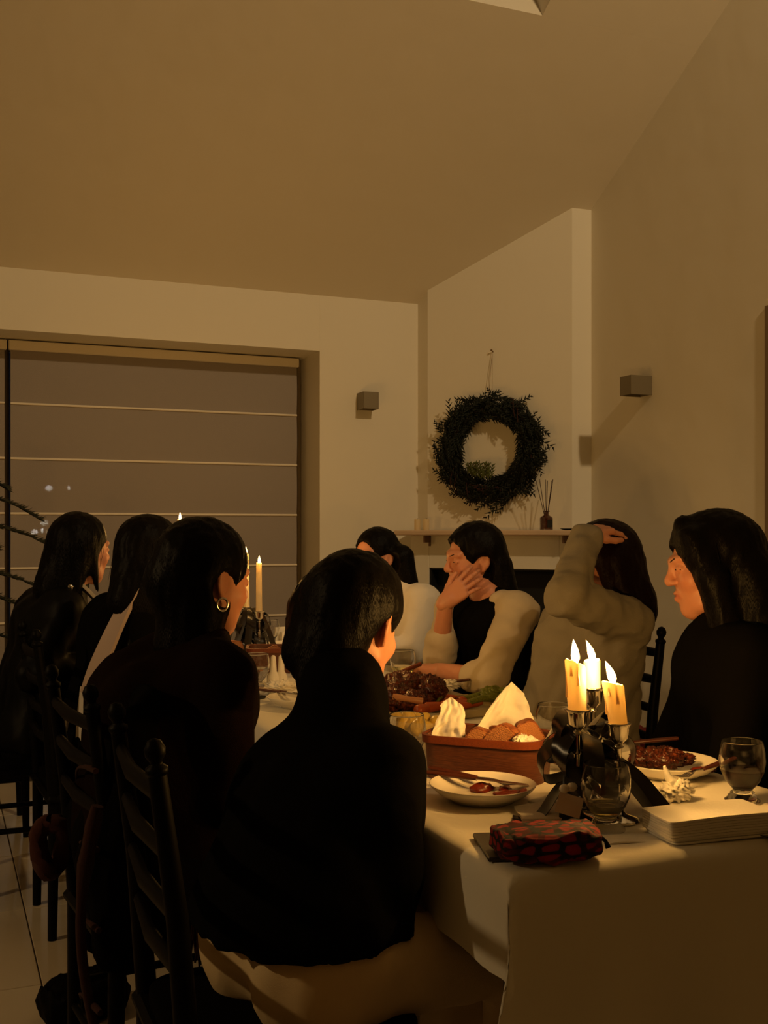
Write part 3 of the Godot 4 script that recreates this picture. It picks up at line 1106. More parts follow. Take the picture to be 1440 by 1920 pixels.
func make_head() -> void:
	# looks along -z, ears at height 0
	var f := Field.new()
	f.ell(V(0, 0.035, 0.014), V(0.074, 0.086, 0.093), Basis(), 0.02)
	f.ell(V(0, -0.028, -0.026), V(0.0625, 0.085, 0.064), Basis(), 0.03)
	f.ell(V(0, -0.070, -0.040), V(0.047, 0.046, 0.046), Basis(), 0.025)
	f.cap(V(0, -0.100, -0.070), V(0, -0.102, -0.066), 0.017, 0.018, 0.025)
	for s in [-1.0, 1.0]:
		f.ell(V(s * 0.038, -0.026, -0.062), V(0.024, 0.022, 0.020), Basis(), 0.022)
		f.cap(V(s * 0.010, 0.028, -0.087), V(s * 0.042, 0.030, -0.074), 0.010, 0.009, 0.016)
		f.cap(V(s * 0.050, -0.060, -0.012), V(s * 0.040, -0.088, -0.045), 0.016, 0.014, 0.025)
	for s in [-1.0, 1.0]:
		f.ell(V(s * 0.031, 0.007, -0.098), V(0.017, 0.010, 0.014), Basis(), 0.010, -1)
		f.ell(V(s * 0.031, 0.006, -0.0785), V(0.0145, 0.0115, 0.012), Basis(), 0.004)
	f.cap(V(0, 0.020, -0.089), V(0, -0.018, -0.106), 0.0065, 0.0095, 0.012)
	f.cap(V(0, -0.018, -0.104), V(0, -0.023, -0.105), 0.010, 0.010, 0.008)
	for s in [-1.0, 1.0]:
		f.ell(V(s * 0.0115, -0.025, -0.097), V(0.008, 0.007, 0.010), Basis(), 0.006)
		f.cap(V(s * 0.020, -0.056, -0.084), V(s * 0.004, -0.053, -0.0935), 0.004, 0.0065, 0.006)
		f.cap(V(s * 0.020, -0.058, -0.084), V(0, -0.066, -0.092), 0.004, 0.0075, 0.006)
	f.cutcap(V(-0.021, -0.0575, -0.096), V(0.021, -0.0575, -0.096), 0.0022, 0.0022, 0.003)
	for s in [-1.0, 1.0]:
		var m := Basis(Vector3.UP, s * 0.45) * Basis(Vector3.RIGHT, 0.2)
		f.ell(V(s * 0.077, -0.002, 0.008), V(0.0085, 0.031, 0.019), m, 0.008)
		f.ell(V(s * 0.086, 0.002, 0.004), V(0.006, 0.018, 0.010), m, 0.006, -1)
		f.ell(V(s * 0.073, -0.031, 0.002), V(0.006, 0.009, 0.008), m, 0.006)
	f.cap(V(0, -0.115, 0.026), V(0, -0.03, 0.018), 0.044, 0.050, 0.03)
	head_geo = Geo.new()
	net(head_geo, f, 0.0034)
	skin_tint(head_geo, 0, func(p: Vector3) -> Color:
		var c := Color.WHITE
		var lip := clampf(1.0 - absf(p.y + 0.060) / 0.011, 0, 1) * clampf((0.023 - absf(p.x)) / 0.006, 0, 1) * clampf((-p.z - 0.08) / 0.006, 0, 1)
		c = c.lerp(Color(0.75, 0.36, 0.34), lip * 0.8)
		var cheek := clampf(1.0 - (p - V(signf(p.x) * 0.042, -0.028, -0.075)).length() / 0.035, 0, 1)
		return c.lerp(Color(1.0, 0.72, 0.66), cheek * 0.6))

func finger(f: Field, base: Vector3, dir: Vector3, lens: Array, r: float, bends: Array, axis := Vector3.RIGHT) -> void:
	var p := base
	var d := dir.normalized()
	for i in 3:
		d = d.rotated(axis, bends[i])
		var q := p + d * float(lens[i])
		f.cap(p, q, r * (1.0 - 0.09 * i), r * (0.93 - 0.11 * i), 0.005)
		p = q

func make_hand(pose: String) -> Geo:
	# a right hand: wrist at the origin, fingers along +y, palm towards -z, thumb towards -x
	if hand_geo.has(pose):
		return hand_geo[pose]
	var curl: Array = {"rest": [-0.35, -0.45, -0.3], "cover": [-0.22, -0.30, -0.22], "top": [-0.40, -0.35, -0.25]}[pose]
	var spread: float = {"rest": 0.05, "cover": 0.10, "top": 0.12}[pose]
	var f := Field.new()
	var kx := [-0.029, -0.009, 0.011, 0.029]
	var ky := [0.083, 0.087, 0.082, 0.072]
	for i in 4:
		f.cap(V(kx[i] * 0.55, 0.005, 0), V(kx[i], ky[i], 0.003), 0.0145, 0.0112, 0.014)
	f.cap(V(0.012, 0.02, -0.006), V(0.02, 0.055, -0.006), 0.014, 0.012, 0.015)
	f.cap(V(0, -0.016, 0), V(0, 0.010, 0), 0.024, 0.022, 0.02)
	var ln := [[0.041, 0.025, 0.021], [0.045, 0.028, 0.022], [0.042, 0.026, 0.021], [0.033, 0.020, 0.018]]
	var rr := [0.0092, 0.0095, 0.0090, 0.0080]
	for i in 4:
		var sp := (1.5 - i) * spread
		var b := curl.duplicate()
		b[0] *= 1.0 + 0.12 * i
		finger(f, V(kx[i], ky[i], 0.002), V(-sin(sp), cos(sp), 0), ln[i], rr[i], b)
	f.cap(V(-0.014, 0.012, -0.006), V(-0.040, 0.046, -0.016), 0.0165, 0.0125, 0.014)
	f.cap(V(-0.040, 0.046, -0.016), V(-0.056, 0.074, -0.020), 0.0118, 0.0105, 0.006)
	f.cap(V(-0.056, 0.074, -0.020), V(-0.060, 0.098, -0.022), 0.0103, 0.0082, 0.005)
	var g := Geo.new()
	net(g, f, 0.0031)
	hand_geo[pose] = g
	return g

func head_xf(d: Dictionary) -> Transform3D:
	var b := Basis(Vector3.UP, -deg_to_rad(d.hyaw)) * Basis(Vector3.RIGHT, deg_to_rad(d.get("hpitch", 0.0))) * Basis(Vector3.BACK, deg_to_rad(d.get("hroll", 0.0)))
	return Transform3D(b, d.head)

func hand_xf(wrist: Vector3, dir: Vector3, palm: Vector3) -> Transform3D:
	var y := dir.normalized()
	var z := -(palm - y * palm.dot(y)).normalized()
	return Transform3D(Basis(y.cross(z), y, z) * 0.93, wrist)

func arms(f: Field, d: Dictionary, grow: float, side: String, upto := 1.0) -> void:
	var sh: Vector3 = d["sh" + side]
	var el: Vector3 = d["el" + side]
	var wr: Vector3 = d["wr" + side]
	f.cap(sh, el, 0.047 + grow, 0.039 + grow, 0.03)
	if upto > 0.0:
		f.cap(el, el.lerp(wr, upto), 0.038 + grow, lerpf(0.038, 0.026, upto) + grow, 0.02)

func torso(f: Field, d: Dictionary, grow: float, hips := true) -> void:
	var rt: Vector3 = d.rt
	var pe: Vector3 = d.pelvis
	var ch: Vector3 = d.chest
	var w: float = d.get("width", 1.0)
	var mid := pe.lerp(ch, 0.5)
	for s in [-1.0, 1.0]:
		if hips:
			f.cap(pe + rt * s * 0.075 * w, mid + rt * s * 0.05 * w, 0.112 + grow, 0.088 + grow, 0.06)
		f.cap(mid + rt * s * 0.05 * w, ch + rt * s * 0.07 * w, 0.088 + grow, 0.088 + grow, 0.06)
		f.cap(ch + rt * s * 0.07 * w, ch.lerp(d["sh" + ("R" if s > 0 else "L")], 0.75) + V(0, 0.015, 0), 0.08 + grow, 0.05 + grow, 0.05)
	f.cap(ch + V(0, 0.02, 0), d.neck, 0.085 + grow, 0.052 + grow * 0.6, 0.06)

func legs(f: Field, d: Dictionary, grow: float, full := true) -> void:
	for s in ["L", "R"]:
		f.cap(d["hip" + s], d["kn" + s], 0.082 + grow, 0.056 + grow, 0.04)
		f.cap(d["kn" + s], d["an" + s], 0.055 + grow, 0.035 + grow, 0.03)

func person(d: Dictionary) -> Node3D:
	var ty: float = deg_to_rad(d.tyaw)
	var ly: float = deg_to_rad(d.get("lyaw", d.tyaw))
	var rt := V(cos(ty), 0, sin(ty))
	var fw := V(sin(ty), 0, -cos(ty))
	var lr := V(cos(ly), 0, sin(ly))
	var lf := V(sin(ly), 0, -cos(ly))
	d.rt = rt
	d.fw = fw
	var sw: float = d.get("sw", 0.165)
	for e in [["R", 1.0], ["L", -1.0]]:
		var s: String = e[0]
		var k: float = e[1]
		if not d.has("sh" + s):
			d["sh" + s] = (d.chest as Vector3) + V(0, 0.065, 0) + rt * k * sw
		if not d.has("el" + s):
			d["el" + s] = (d["sh" + s] as Vector3) + V(0, -0.26, 0) + fw * 0.07 + rt * k * 0.05
		if not d.has("wr" + s):
			d["wr" + s] = V(d.pelvis.x, 0.645, d.pelvis.z) + lf * 0.27 + lr * k * 0.07
		d["hip" + s] = V(d.pelvis.x, 0.535, d.pelvis.z) + lr * k * 0.085
		d["kn" + s] = (d["hip" + s] as Vector3) + lf * 0.40 + lr * k * 0.02 + V(0, -0.015, 0)
		d["an" + s] = V(d["kn" + s].x, 0.09, d["kn" + s].z) - lf * 0.05
	var root := thing("person", d.label, "person", V(d.pelvis.x, 0, d.pelvis.z))
	var inv := Transform3D(Basis(), -root.position)
	var hx := head_xf(d)
	# body: one skin
	var f := Field.new()
	torso(f, d, -0.004)
	legs(f, d, -0.006)
	arms(f, d, 0.0, "L")
	arms(f, d, 0.0, "R")
	f.cap(d.neck, hx * V(0, -0.06, 0.028), 0.052, 0.048, 0.03)
	for s in ["L", "R"]:
		f.cap(d["an" + s], (d["an" + s] as Vector3) + lf * 0.12 + V(0, -0.05, 0), 0.036, 0.026, 0.02)
	var g := Geo.new()
	net(g, f, d.get("cell", 0.016))
	var body := Geo.new()
	body.add(g, inv)
	body.add(head_geo, inv * hx)
	body.tinted = true
	while body.col.size() < g.v.size():
		body.col.append(Color.WHITE)
	body.col.append_array(head_geo.col)
	for e in [["R", 1.0], ["L", -1.0]]:
		var s: String = e[0]
		var pose: String = d.get("pose" + s, "rest")
		var wr: Vector3 = d["wr" + s]
		var dir: Vector3 = d.get("hd" + s, (wr - (d["el" + s] as Vector3)).normalized())
		var palm: Vector3 = d.get("hp" + s, V(0, -1, 0))
		var x := hand_xf(wr, dir, palm)
		if s == "L":
			x.basis = Basis(-x.basis.x, x.basis.y, x.basis.z)
		body.add(make_hand(pose), inv * x)
	part("body", body, M.skin, root)
	# clothes
	if not d.get("no_top", false):
		f = Field.new()
		torso(f, d, d.get("grow", 0.014))
		for q in d.get("extra_top", []):
			f.cap(q[0], q[1], q[2], q[3], 0.06)
		if d.get("sleeves", true):
			arms(f, d, d.get("sgrow", 0.012), "L", d.get("supto", 0.96))
			arms(f, d, d.get("sgrow", 0.012), "R", d.get("supto", 0.96))
		f.cut(V(0, d.get("hem", 0.50), 0), V(0, -1, 0))
		if d.has("neck_cut"):
			f.cutcap(d.neck + V(0, 0.02, 0) + fw * 0.03, d.neck + V(0, 0.10, 0) + fw * 0.05, d.neck_cut, d.neck_cut + 0.02, 0.01)
		g = Geo.new()
		net(g, f, d.get("tcell", 0.0125), d.get("fold", 0.007), noise(1.0, d.get("seed", 7), FastNoiseLite.TYPE_SIMPLEX_SMOOTH, 2), d.get("fscale", V(9, 5, 9)))
		var gg := Geo.new()
		gg.add(g, inv)
		part(d.get("top_name", "sweater"), gg, d.top, root)
	f = Field.new()
	var pe: Vector3 = d.pelvis
	for s in [-1.0, 1.0]:
		f.cap(pe + lr * s * 0.08, pe + V(0, 0.02, 0) + lr * s * 0.075, 0.118, 0.110, 0.05)
		f.cap(pe + rt * s * 0.080, pe + V(0, 0.02, 0) + rt * s * 0.078, 0.119, 0.112, 0.05)
	legs(f, d, 0.012)
	f.cut(V(0, 0.08, 0), V(0, -1, 0))
	g = Geo.new()
	net(g, f, d.get("bcell", 0.015), d.get("bfold", 0.006), noise(1.0, 9, FastNoiseLite.TYPE_SIMPLEX_SMOOTH, 2), V(8, 6, 8))
	var tg := Geo.new()
	tg.add(g, inv)
	part("trousers", tg, d.bottom, root)
	for s in ["L", "R"]:
		f = Field.new()
		var a: Vector3 = d["an" + s]
		f.cap(V(a.x, 0.12, a.z), V(a.x, 0.045, a.z) - lf * 0.02, 0.045, 0.043, 0.02)
		f.cap(V(a.x, 0.040, a.z) - lf * 0.03, V(a.x, 0.036, a.z) + lf * 0.16, 0.040, 0.036, 0.03)
		f.cut(V(0, 0.001, 0), V(0, -1, 0))
		g = Geo.new()
		net(g, f, 0.013)
		tg = Geo.new()
		tg.add(g, inv)
		part("shoe", tg, M.wood_black, root)
	# hair
	f = Field.new()
	var hb := hx.basis
	f.ell(hx * V(0, 0.042, 0.020), d.get("hair_r", V(0.086, 0.094, 0.104)), hb, 0.02)
	f.ell(hx * V(0, -0.02, 0.060), V(0.066, 0.085, 0.058), hb, 0.03)
	for q in d.get("locks", []):
		f.cap(q[0], q[1], q[2], q[3], 0.03)
	f.ell(hx * (V(0, -0.055, -0.098) + d.get("fringe", Vector3.ZERO)), V(0.074, 0.118, 0.080), hb, 0.012, -1)
	if d.get("ears", false):
		for s in [-1.0, 1.0]:
			f.ell(hx * V(s * 0.094, -0.022, -0.004), V(0.042, 0.044, 0.036), hb, 0.012, -1)
	for q in d.get("flocks", []):
		f.cap(hx * (q[0] as Vector3), hx * (q[1] as Vector3), q[2], q[3], 0.02)
	g = Geo.new()
	net(g, f, 0.0075, 0.0045, noise(1.0, 13, FastNoiseLite.TYPE_SIMPLEX_SMOOTH, 2), V(60, 7, 60))
	tg = Geo.new()
	tg.add(g, inv)
	# loose strands along the outline
	var rng := RandomNumberGenerator.new()
	rng.seed = d.get("seed", 7) * 31
	for k in (0 if d.get("ears", false) else 30):
		var an := rng.randf_range(-PI, PI)
		var e0 := V(sin(an) * 0.085, 0.05 + rng.randf_range(-0.03, 0.085), 0.02 + cos(an) * 0.10)
		if e0.z < -0.03 and e0.y < 0.10:
			continue
		e0 = V(0, 0.042, 0.02) + (e0 - V(0, 0.042, 0.02)).normalized() * V(0.086, 0.094, 0.104).length() * 0.58
		var e1 := e0 + V(sin(an) * 0.012, -0.06, cos(an) * 0.014)
		var e2 := e1 + V(sin(an) * rng.randf_range(-0.01, 0.015), -0.07, 0.006)
		tube(tg, [inv * (hx * e0), inv * (hx * e1), inv * (hx * e2)], [0.0009, 0.0008, 0.0004], 4)
	part("hair", tg, d.get("hair", M.hair), root)
	# brows and lashes
	if not M.has("brow"):
		M.brow = mat(Color(0.16, 0.085, 0.06), 0.8, 0, "brow_hair")
	var brow: Material = M.brow
	g = Geo.new()
	for s in [-1.0, 1.0]:
		tube(g, [inv * (hx * V(s * 0.014, 0.026, -0.0965)), inv * (hx * V(s * 0.030, 0.032, -0.0885)), inv * (hx * V(s * 0.046, 0.027, -0.0745))], [0.0014, 0.0019, 0.0008], 6)
	part("eyebrows", g, brow, root)
	g = Geo.new()
	for s in [-1.0, 1.0]:
		tube(g, [inv * (hx * V(s * 0.018, 0.004, -0.0875)), inv * (hx * V(s * 0.031, 0.0055, -0.0905)), inv * (hx * V(s * 0.045, 0.003, -0.081))], [0.0010, 0.0018, 0.0010], 6)
	part("eyelashes", g, M.hair, root)
	return root

func people() -> void:
	make_head()
	var black := fabric(Color(0.05, 0.045, 0.042), 0.95)
	var knit := fabric(Color(0.10, 0.06, 0.048), 0.95, 18.0, 0.9)
	var cream := fabric(Color(0.78, 0.72, 0.62), 0.9)
	var grey := fabric(Color(0.56, 0.53, 0.47), 0.95, 22.0, 0.7)
	var white := fabric(Color(0.86, 0.83, 0.79), 0.9)
	var beige := fabric(Color(0.86, 0.76, 0.59), 0.9)
	var dark := fabric(Color(0.06, 0.055, 0.05), 0.95)
	var jacket := mat(Color(0.03, 0.028, 0.027), 0.5, 0, "black_leather")
	jacket.metallic_specular = 0.22
	# left side of the table, from the far end
	var p1 := person({"label": "person with long dark hair in a black leather jacket, seated far left near the evergreen", "seed": 1,
		"pelvis": V(0.31, 0.54, -4.08), "chest": V(0.38, 0.93, -4.06), "neck": V(0.435, 1.075, -4.04), "head": V(0.485, 1.205, -4.02), "hyaw": 64.0, "hpitch": -6.0, "tyaw": 80.0, "lyaw": 90.0,
		"elR": V(0.30, 0.78, -3.83), "wrR": V(0.50, 0.80, -3.90), "top": jacket, "top_name": "leather_jacket", "grow": 0.03, "sgrow": 0.02, "supto": 0.85, "bottom": dark, "fold": 0.011, "width": 1.1,
		"locks": [[V(0.45, 1.24, -4.03), V(0.38, 1.06, -4.00), 0.085, 0.07], [V(0.45, 1.20, -4.09), V(0.38, 1.00, -4.10), 0.07, 0.05], [V(0.47, 1.22, -3.96), V(0.44, 1.06, -3.95), 0.05, 0.035], [V(0.50, 1.25, -3.97), V(0.53, 1.06, -3.955), 0.028, 0.008]]})
	var g := Geo.new()
	var o1 := -p1.position
	ribbon(g, [o1 + V(0.47, 1.08, -3.96), o1 + V(0.52, 1.03, -3.96), o1 + V(0.545, 0.97, -3.97), o1 + V(0.55, 0.90, -3.98)], [0.05, 0.07], V(0.3, 0, 1), 0.5, 0.012)
	part("scarf", g, cream, p1, "pale scarf at the throat")
	g = Geo.new()
	for k in 3:
		blob(g, o1 + [V(0.43, 1.075, -3.90), V(0.35, 0.80, -3.805), V(0.27, 0.93, -3.885)][k], V(0.010, 0.012, 0.008), Basis(), 0, 1, 12, 8)
	part("metal_buckles", g, M.silver, p1)
	var p2 := person({"label": "person with long dark hair with a pale scarf down the back, second from far left", "seed": 2,
		"pelvis": V(0.50, 0.54, -3.63), "chest": V(0.56, 0.92, -3.58), "neck": V(0.605, 1.05, -3.54), "head": V(0.645, 1.19, -3.50), "hyaw": 72.0, "hpitch": -6.0, "tyaw": 80.0, "lyaw": 90.0,
		"top": black, "top_name": "cardigan", "grow": 0.028, "fold": 0.010, "hem": 0.46, "bottom": dark,
		"locks": [[V(0.61, 1.22, -3.49), V(0.56, 1.05, -3.44), 0.085, 0.07], [V(0.60, 1.08, -3.44), V(0.57, 0.90, -3.40), 0.06, 0.04], [V(0.60, 1.15, -3.56), V(0.55, 1.02, -3.56), 0.07, 0.05], [V(0.655, 1.12, -3.44), V(0.675, 0.92, -3.43), 0.075, 0.06]]})
	var o2 := -p2.position
	g = Geo.new()
	ribbon(g, [o2 + V(0.585, 1.115, -3.40), o2 + V(0.525, 1.010, -3.39), o2 + V(0.465, 0.870, -3.40), o2 + V(0.435, 0.76, -3.42)], [0.05, 0.075], V(0.6, 0.3, 0.7), 0.0, 0.012)
	part("scarf", g, fabric(Color(0.74, 0.66, 0.62), 0.95), p2, "pale scarf hanging down the back")
	for e in [[V(0.428, 0.78, -3.47), V(0.418, 0.68, -3.475), V(0.415, 0.565, -3.48), 0.045, 0.05], [V(0.385, 0.70, -3.60), V(0.37, 0.63, -3.61), V(0.355, 0.545, -3.62), 0.05, 0.085]]:
		g = Geo.new()
		ribbon(g, [o2 + e[0], o2 + e[1], o2 + e[2]], [e[3], e[4]], V(0.4, 0, 0.9), 0.0, 0.010)
		part("shirt_tail", g, white, p2, "white shirt tail")
	var p3 := person({"label": "person with pinned-up dark hair and a hoop earring, third on the left side", "seed": 3,
		"pelvis": V(0.46, 0.54, -2.34), "chest": V(0.515, 0.90, -2.35), "neck": V(0.538, 1.025, -2.353), "head": V(0.556, 1.162, -2.373), "hyaw": 70.0, "hpitch": -10.0, "tyaw": 74.0, "lyaw": 90.0, "sw": 0.155,
		"top": knit, "top_name": "knit_sweater", "grow": 0.022, "sgrow": 0.018, "fold": 0.008, "bottom": dark, "ears": true, "hair_r": V(0.090, 0.098, 0.110),
		"elR": V(0.56, 0.72, -2.185), "wrR": V(0.70, 0.68, -2.30),
		"extra_top": [[V(0.515, 0.975, -2.43), V(0.44, 0.87, -2.48), 0.065, 0.07], [V(0.41, 0.90, -2.47), V(0.385, 0.62, -2.42), 0.105, 0.12], [V(0.40, 0.88, -2.33), V(0.385, 0.62, -2.30), 0.10, 0.11]],
		"locks": [[V(0.520, 1.11, -2.365), V(0.500, 1.02, -2.370), 0.068, 0.062], [V(0.535, 1.10, -2.335), V(0.520, 1.02, -2.335), 0.058, 0.052], [V(0.525, 1.19, -2.36), V(0.475, 1.16, -2.37), 0.08, 0.06], [V(0.55, 1.19, -2.42), V(0.56, 1.12, -2.43), 0.06, 0.04], [V(0.55, 1.13, -2.35), V(0.535, 1.06, -2.35), 0.055, 0.03]]})
	var o3 := -p3.position
	g = Geo.new()
	var hx3 := head_xf({"head": V(0.556, 1.162, -2.373), "hyaw": 70.0, "hpitch": -10.0})
	var rg := []
	for k in 25:
		var an := TAU * k / 24
		rg.append(o3 + hx3 * V(0.083, -0.052 + cos(an) * 0.014, 0.004 + sin(an) * 0.014))
	tube(g, rg, [0.0026], 8, false)
	part("hoop_earring", g, M.silver, p3)
	person({"label": "person with short dark hair in a black sweater and beige trousers, nearest with back turned", "seed": 4, "cell": 0.014,
		"pelvis": V(0.575, 0.56, -1.76), "chest": V(0.652, 0.79, -1.83), "neck": V(0.700, 0.970, -1.84), "head": V(0.748, 1.092, -1.945), "hyaw": 52.0, "hpitch": -20.0, "hroll": -4.0, "tyaw": 62.0, "lyaw": 84.0, "width": 1.1,
		"shL": V(0.605, 0.815, -1.940), "shR": V(0.722, 0.865, -1.715),
		"top": black, "top_name": "sweater", "grow": 0.022, "sgrow": 0.014, "fold": 0.009, "hem": 0.600, "bottom": beige, "ears": true, "hair_r": V(0.091, 0.098, 0.110), "bcell": 0.011, "bfold": 0.010,
		"elR": V(0.690, 0.69, -1.640), "wrR": V(0.775, 0.655, -1.80), "elL": V(0.575, 0.66, -2.01), "wrL": V(0.75, 0.655, -1.98),
		"extra_top": [[V(0.545, 0.63, -1.82), V(0.590, 0.74, -1.86), 0.125, 0.105], [V(0.545, 0.63, -1.72), V(0.605, 0.76, -1.775), 0.135, 0.105], [V(0.60, 0.63, -1.68), V(0.655, 0.76, -1.74), 0.115, 0.10], [V(0.680, 0.955, -1.845), V(0.688, 0.995, -1.875), 0.064, 0.058]],
		"locks": [[V(0.716, 1.118, -1.97), V(0.665, 1.04, -1.965), 0.083, 0.058], [V(0.706, 1.068, -1.93), V(0.672, 0.99, -1.905), 0.060, 0.044], [V(0.686, 1.108, -2.01), V(0.655, 1.03, -2.015), 0.055, 0.02], [V(0.686, 1.048, -1.93), V(0.668, 0.965, -1.885), 0.058, 0.048]]})
	# right side of the table
	var p5 := person({"label": "person with dark hair and a white shirt at the far end, behind the nearest head", "seed": 5,
		"pelvis": V(1.92, 0.54, -4.26), "chest": V(1.865, 0.91, -4.22), "neck": V(1.83, 1.04, -4.22), "head": V(1.728, 1.155, -4.25), "hyaw": -112.0, "hpitch": -3.0, "tyaw": -95.0, "lyaw": -90.0,
		"top": white, "top_name": "shirt", "grow": 0.026, "sgrow": 0.026, "fold": 0.010, "bottom": dark, "fringe": V(0, 0.024, -0.004), "ears": true,
		"elL": V(1.80, 0.78, -4.02), "wrL": V(1.60, 0.79, -4.12),
		"locks": [[V(1.82, 1.16, -4.18), V(1.87, 0.98, -4.14), 0.055, 0.022], [V(1.83, 1.15, -4.28), V(1.88, 1.0, -4.28), 0.07, 0.04]]})
	var p6 := person({"label": "laughing person covering the mouth with one hand, cream sleeves on a black top", "seed": 6, "cell": 0.012,
		"pelvis": V(1.90, 0.54, -3.40), "chest": V(1.805, 0.93, -3.365), "neck": V(1.795, 1.045, -3.37), "head": V(1.772, 1.172, -3.425), "hyaw": -88.0, "hpitch": -8.0, "hroll": 5.0, "tyaw": -112.0, "lyaw": -92.0, "fringe": V(0, 0.016, 0), "sw": 0.145,
		"shR": V(1.735, 0.995, -3.49), "shL": V(1.835, 0.995, -3.215), "elL": V(1.625, 0.80, -3.03), "wrL": V(1.555, 0.805, -3.25), "elR": V(1.633, 0.835, -3.415), "wrR": V(1.614, 1.028, -3.325),
		"poseR": "cover", "hdR": V(0.64, 0.60, 0.27), "hpR": V(0.55, -0.15, -0.82),
		"top": black, "top_name": "raglan_top", "grow": 0.012, "sleeves": false, "fold": 0.004, "bottom": dark, "ears": true, "neck_cut": 0.050,
		"locks": [[V(1.80, 1.20, -3.40), V(1.855, 1.05, -3.36), 0.078, 0.045], [V(1.81, 1.16, -3.46), V(1.85, 1.03, -3.46), 0.07, 0.04], [V(1.85, 1.14, -3.37), V(1.885, 1.03, -3.335), 0.045, 0.02], [V(1.735, 1.245, -3.40), V(1.70, 1.235, -3.43), 0.04, 0.018]]})
	var o6 := Transform3D(Basis(), -p6.position)
	for s in ["L", "R"]:
		var sh: Vector3 = [V(1.735, 0.995, -3.49), V(1.835, 0.995, -3.215)][0 if s == "R" else 1]
		var el: Vector3 = [V(1.633, 0.835, -3.415), V(1.625, 0.80, -3.03)][0 if s == "R" else 1]
		var wr: Vector3 = [V(1.614, 1.028, -3.325), V(1.555, 0.805, -3.25)][0 if s == "R" else 1]
		var f := Field.new()
		f.cap(V(1.80, 1.03, -3.37).lerp(sh, 0.55), sh, 0.058, 0.066, 0.03)
		f.cap(sh + (el - sh) * 0.02, el, 0.068, 0.056, 0.03)
		f.cap(el, el.lerp(wr, 0.22), 0.056, 0.052, 0.02)
		f.cap(el.lerp(wr, 0.16), el.lerp(wr, 0.26), 0.057, 0.055, 0.006)
		var gg := Geo.new()
		net(gg, f, 0.009, 0.007, noise(1.0, 61, FastNoiseLite.TYPE_SIMPLEX_SMOOTH, 2), V(7, 17, 7))
		var gh := Geo.new()
		gh.add(gg, o6)
		part("sleeve", gh, cream, p6, "cream sleeve pushed up to the elbow")
	g = Geo.new()
	var nk := []
	for k in 21:
		var an := PI * (0.05 + 0.9 * k / 20.0)
		nk.append(o6 * (V(1.775, 1.035, -3.365) + V(-sin(an) * 0.070, -sin(an) * 0.085, 0) * 1.0 + V(0.2, 0, 0.5).normalized() * cos(an) * 0.06))
	tube(g, nk, [0.0011], 6)
	blob(g, nk[10] + V(-0.003, -0.006, 0), V(0.005, 0.006, 0.004), Basis(), 0, 1, 10, 6)
	part("necklace", g, mat(Color(0.85, 0.65, 0.3), 0.2, 1.0), p6)
	person({"label": "person in a grey sweater with one arm raised and a hand in long hair", "seed": 8, "cell": 0.014,
		"pelvis": V(1.91, 0.54, -2.92), "chest": V(1.880, 0.92, -2.83), "neck": V(1.90, 1.045, -2.82), "head": V(1.915, 1.175, -2.835), "hyaw": -86.0, "hpitch": -4.0, "tyaw": -95.0, "lyaw": -92.0, "sw": 0.155,
		"shL": V(1.905, 1.00, -2.665), "elL": V(1.650, 1.085, -2.62), "wrL": V(1.800, 1.262, -2.735), "elR": V(1.815, 0.79, -2.99), "wrR": V(1.68, 0.70, -2.86),
		"poseL": "top", "hdL": V(0.85, 0.16, -0.20), "hpL": V(0.25, -1.0, -0.35),
		"top": grey, "top_name": "sweater", "grow": 0.024, "sgrow": 0.021, "supto": 0.93, "fold": 0.012, "fscale": V(15, 13, 15), "bottom": dark, "width": 1.0,
		"extra_top": [[V(1.78, 0.70, -2.85), V(1.80, 0.92, -2.85), 0.12, 0.10]],
		"hair": M.hair_red, "locks": [[V(1.945, 1.20, -2.80), V(1.995, 1.02, -2.75), 0.085, 0.055], [V(1.99, 1.06, -2.75), V(1.995, 0.90, -2.755), 0.052, 0.018], [V(1.955, 1.18, -2.88), V(1.99, 0.98, -2.865), 0.08, 0.045], [V(1.91, 1.18, -2.76), V(1.93, 1.05, -2.72), 0.06, 0.04]]})
	person({"label": "person with very long black hair and black clothes at the right edge, looking down", "seed": 9, "cell": 0.014,
		"pelvis": V(1.873, 0.540, -2.065), "chest": V(1.773, 0.920, -2.080), "neck": V(1.775, 1.050, -2.105), "head": V(1.765, 1.185, -2.140), "hyaw": -64.0, "hpitch": -10.0, "hroll": -4.0, "tyaw": -72.0, "lyaw": -90.0, "sw": 0.135,
		"top": black, "top_name": "sweater", "grow": 0.020, "fold": 0.008, "bottom": dark, "hair_r": V(0.090, 0.098, 0.112), "flocks": [[V(-0.062, 0.075, -0.048), V(-0.078, -0.03, -0.018), 0.030, 0.036], [V(-0.078, -0.03, -0.018), V(-0.082, -0.22, 0.0), 0.036, 0.045], [V(-0.02, 0.11, -0.05), V(-0.066, 0.03, -0.045), 0.024, 0.026]],
		"locks": [[V(1.803, 1.220, -2.115), V(1.873, 1.030, -2.065), 0.088, 0.07], [V(1.853, 1.080, -2.075), V(1.943, 0.860, -2.035), 0.085, 0.07], [V(1.943, 0.900, -2.035), V(1.973, 0.700, -2.025), 0.075, 0.05], [V(1.813, 1.160, -2.055), V(1.823, 0.980, -1.985), 0.06, 0.05]]})
	# the coat hung over the third person's chair
	coat()

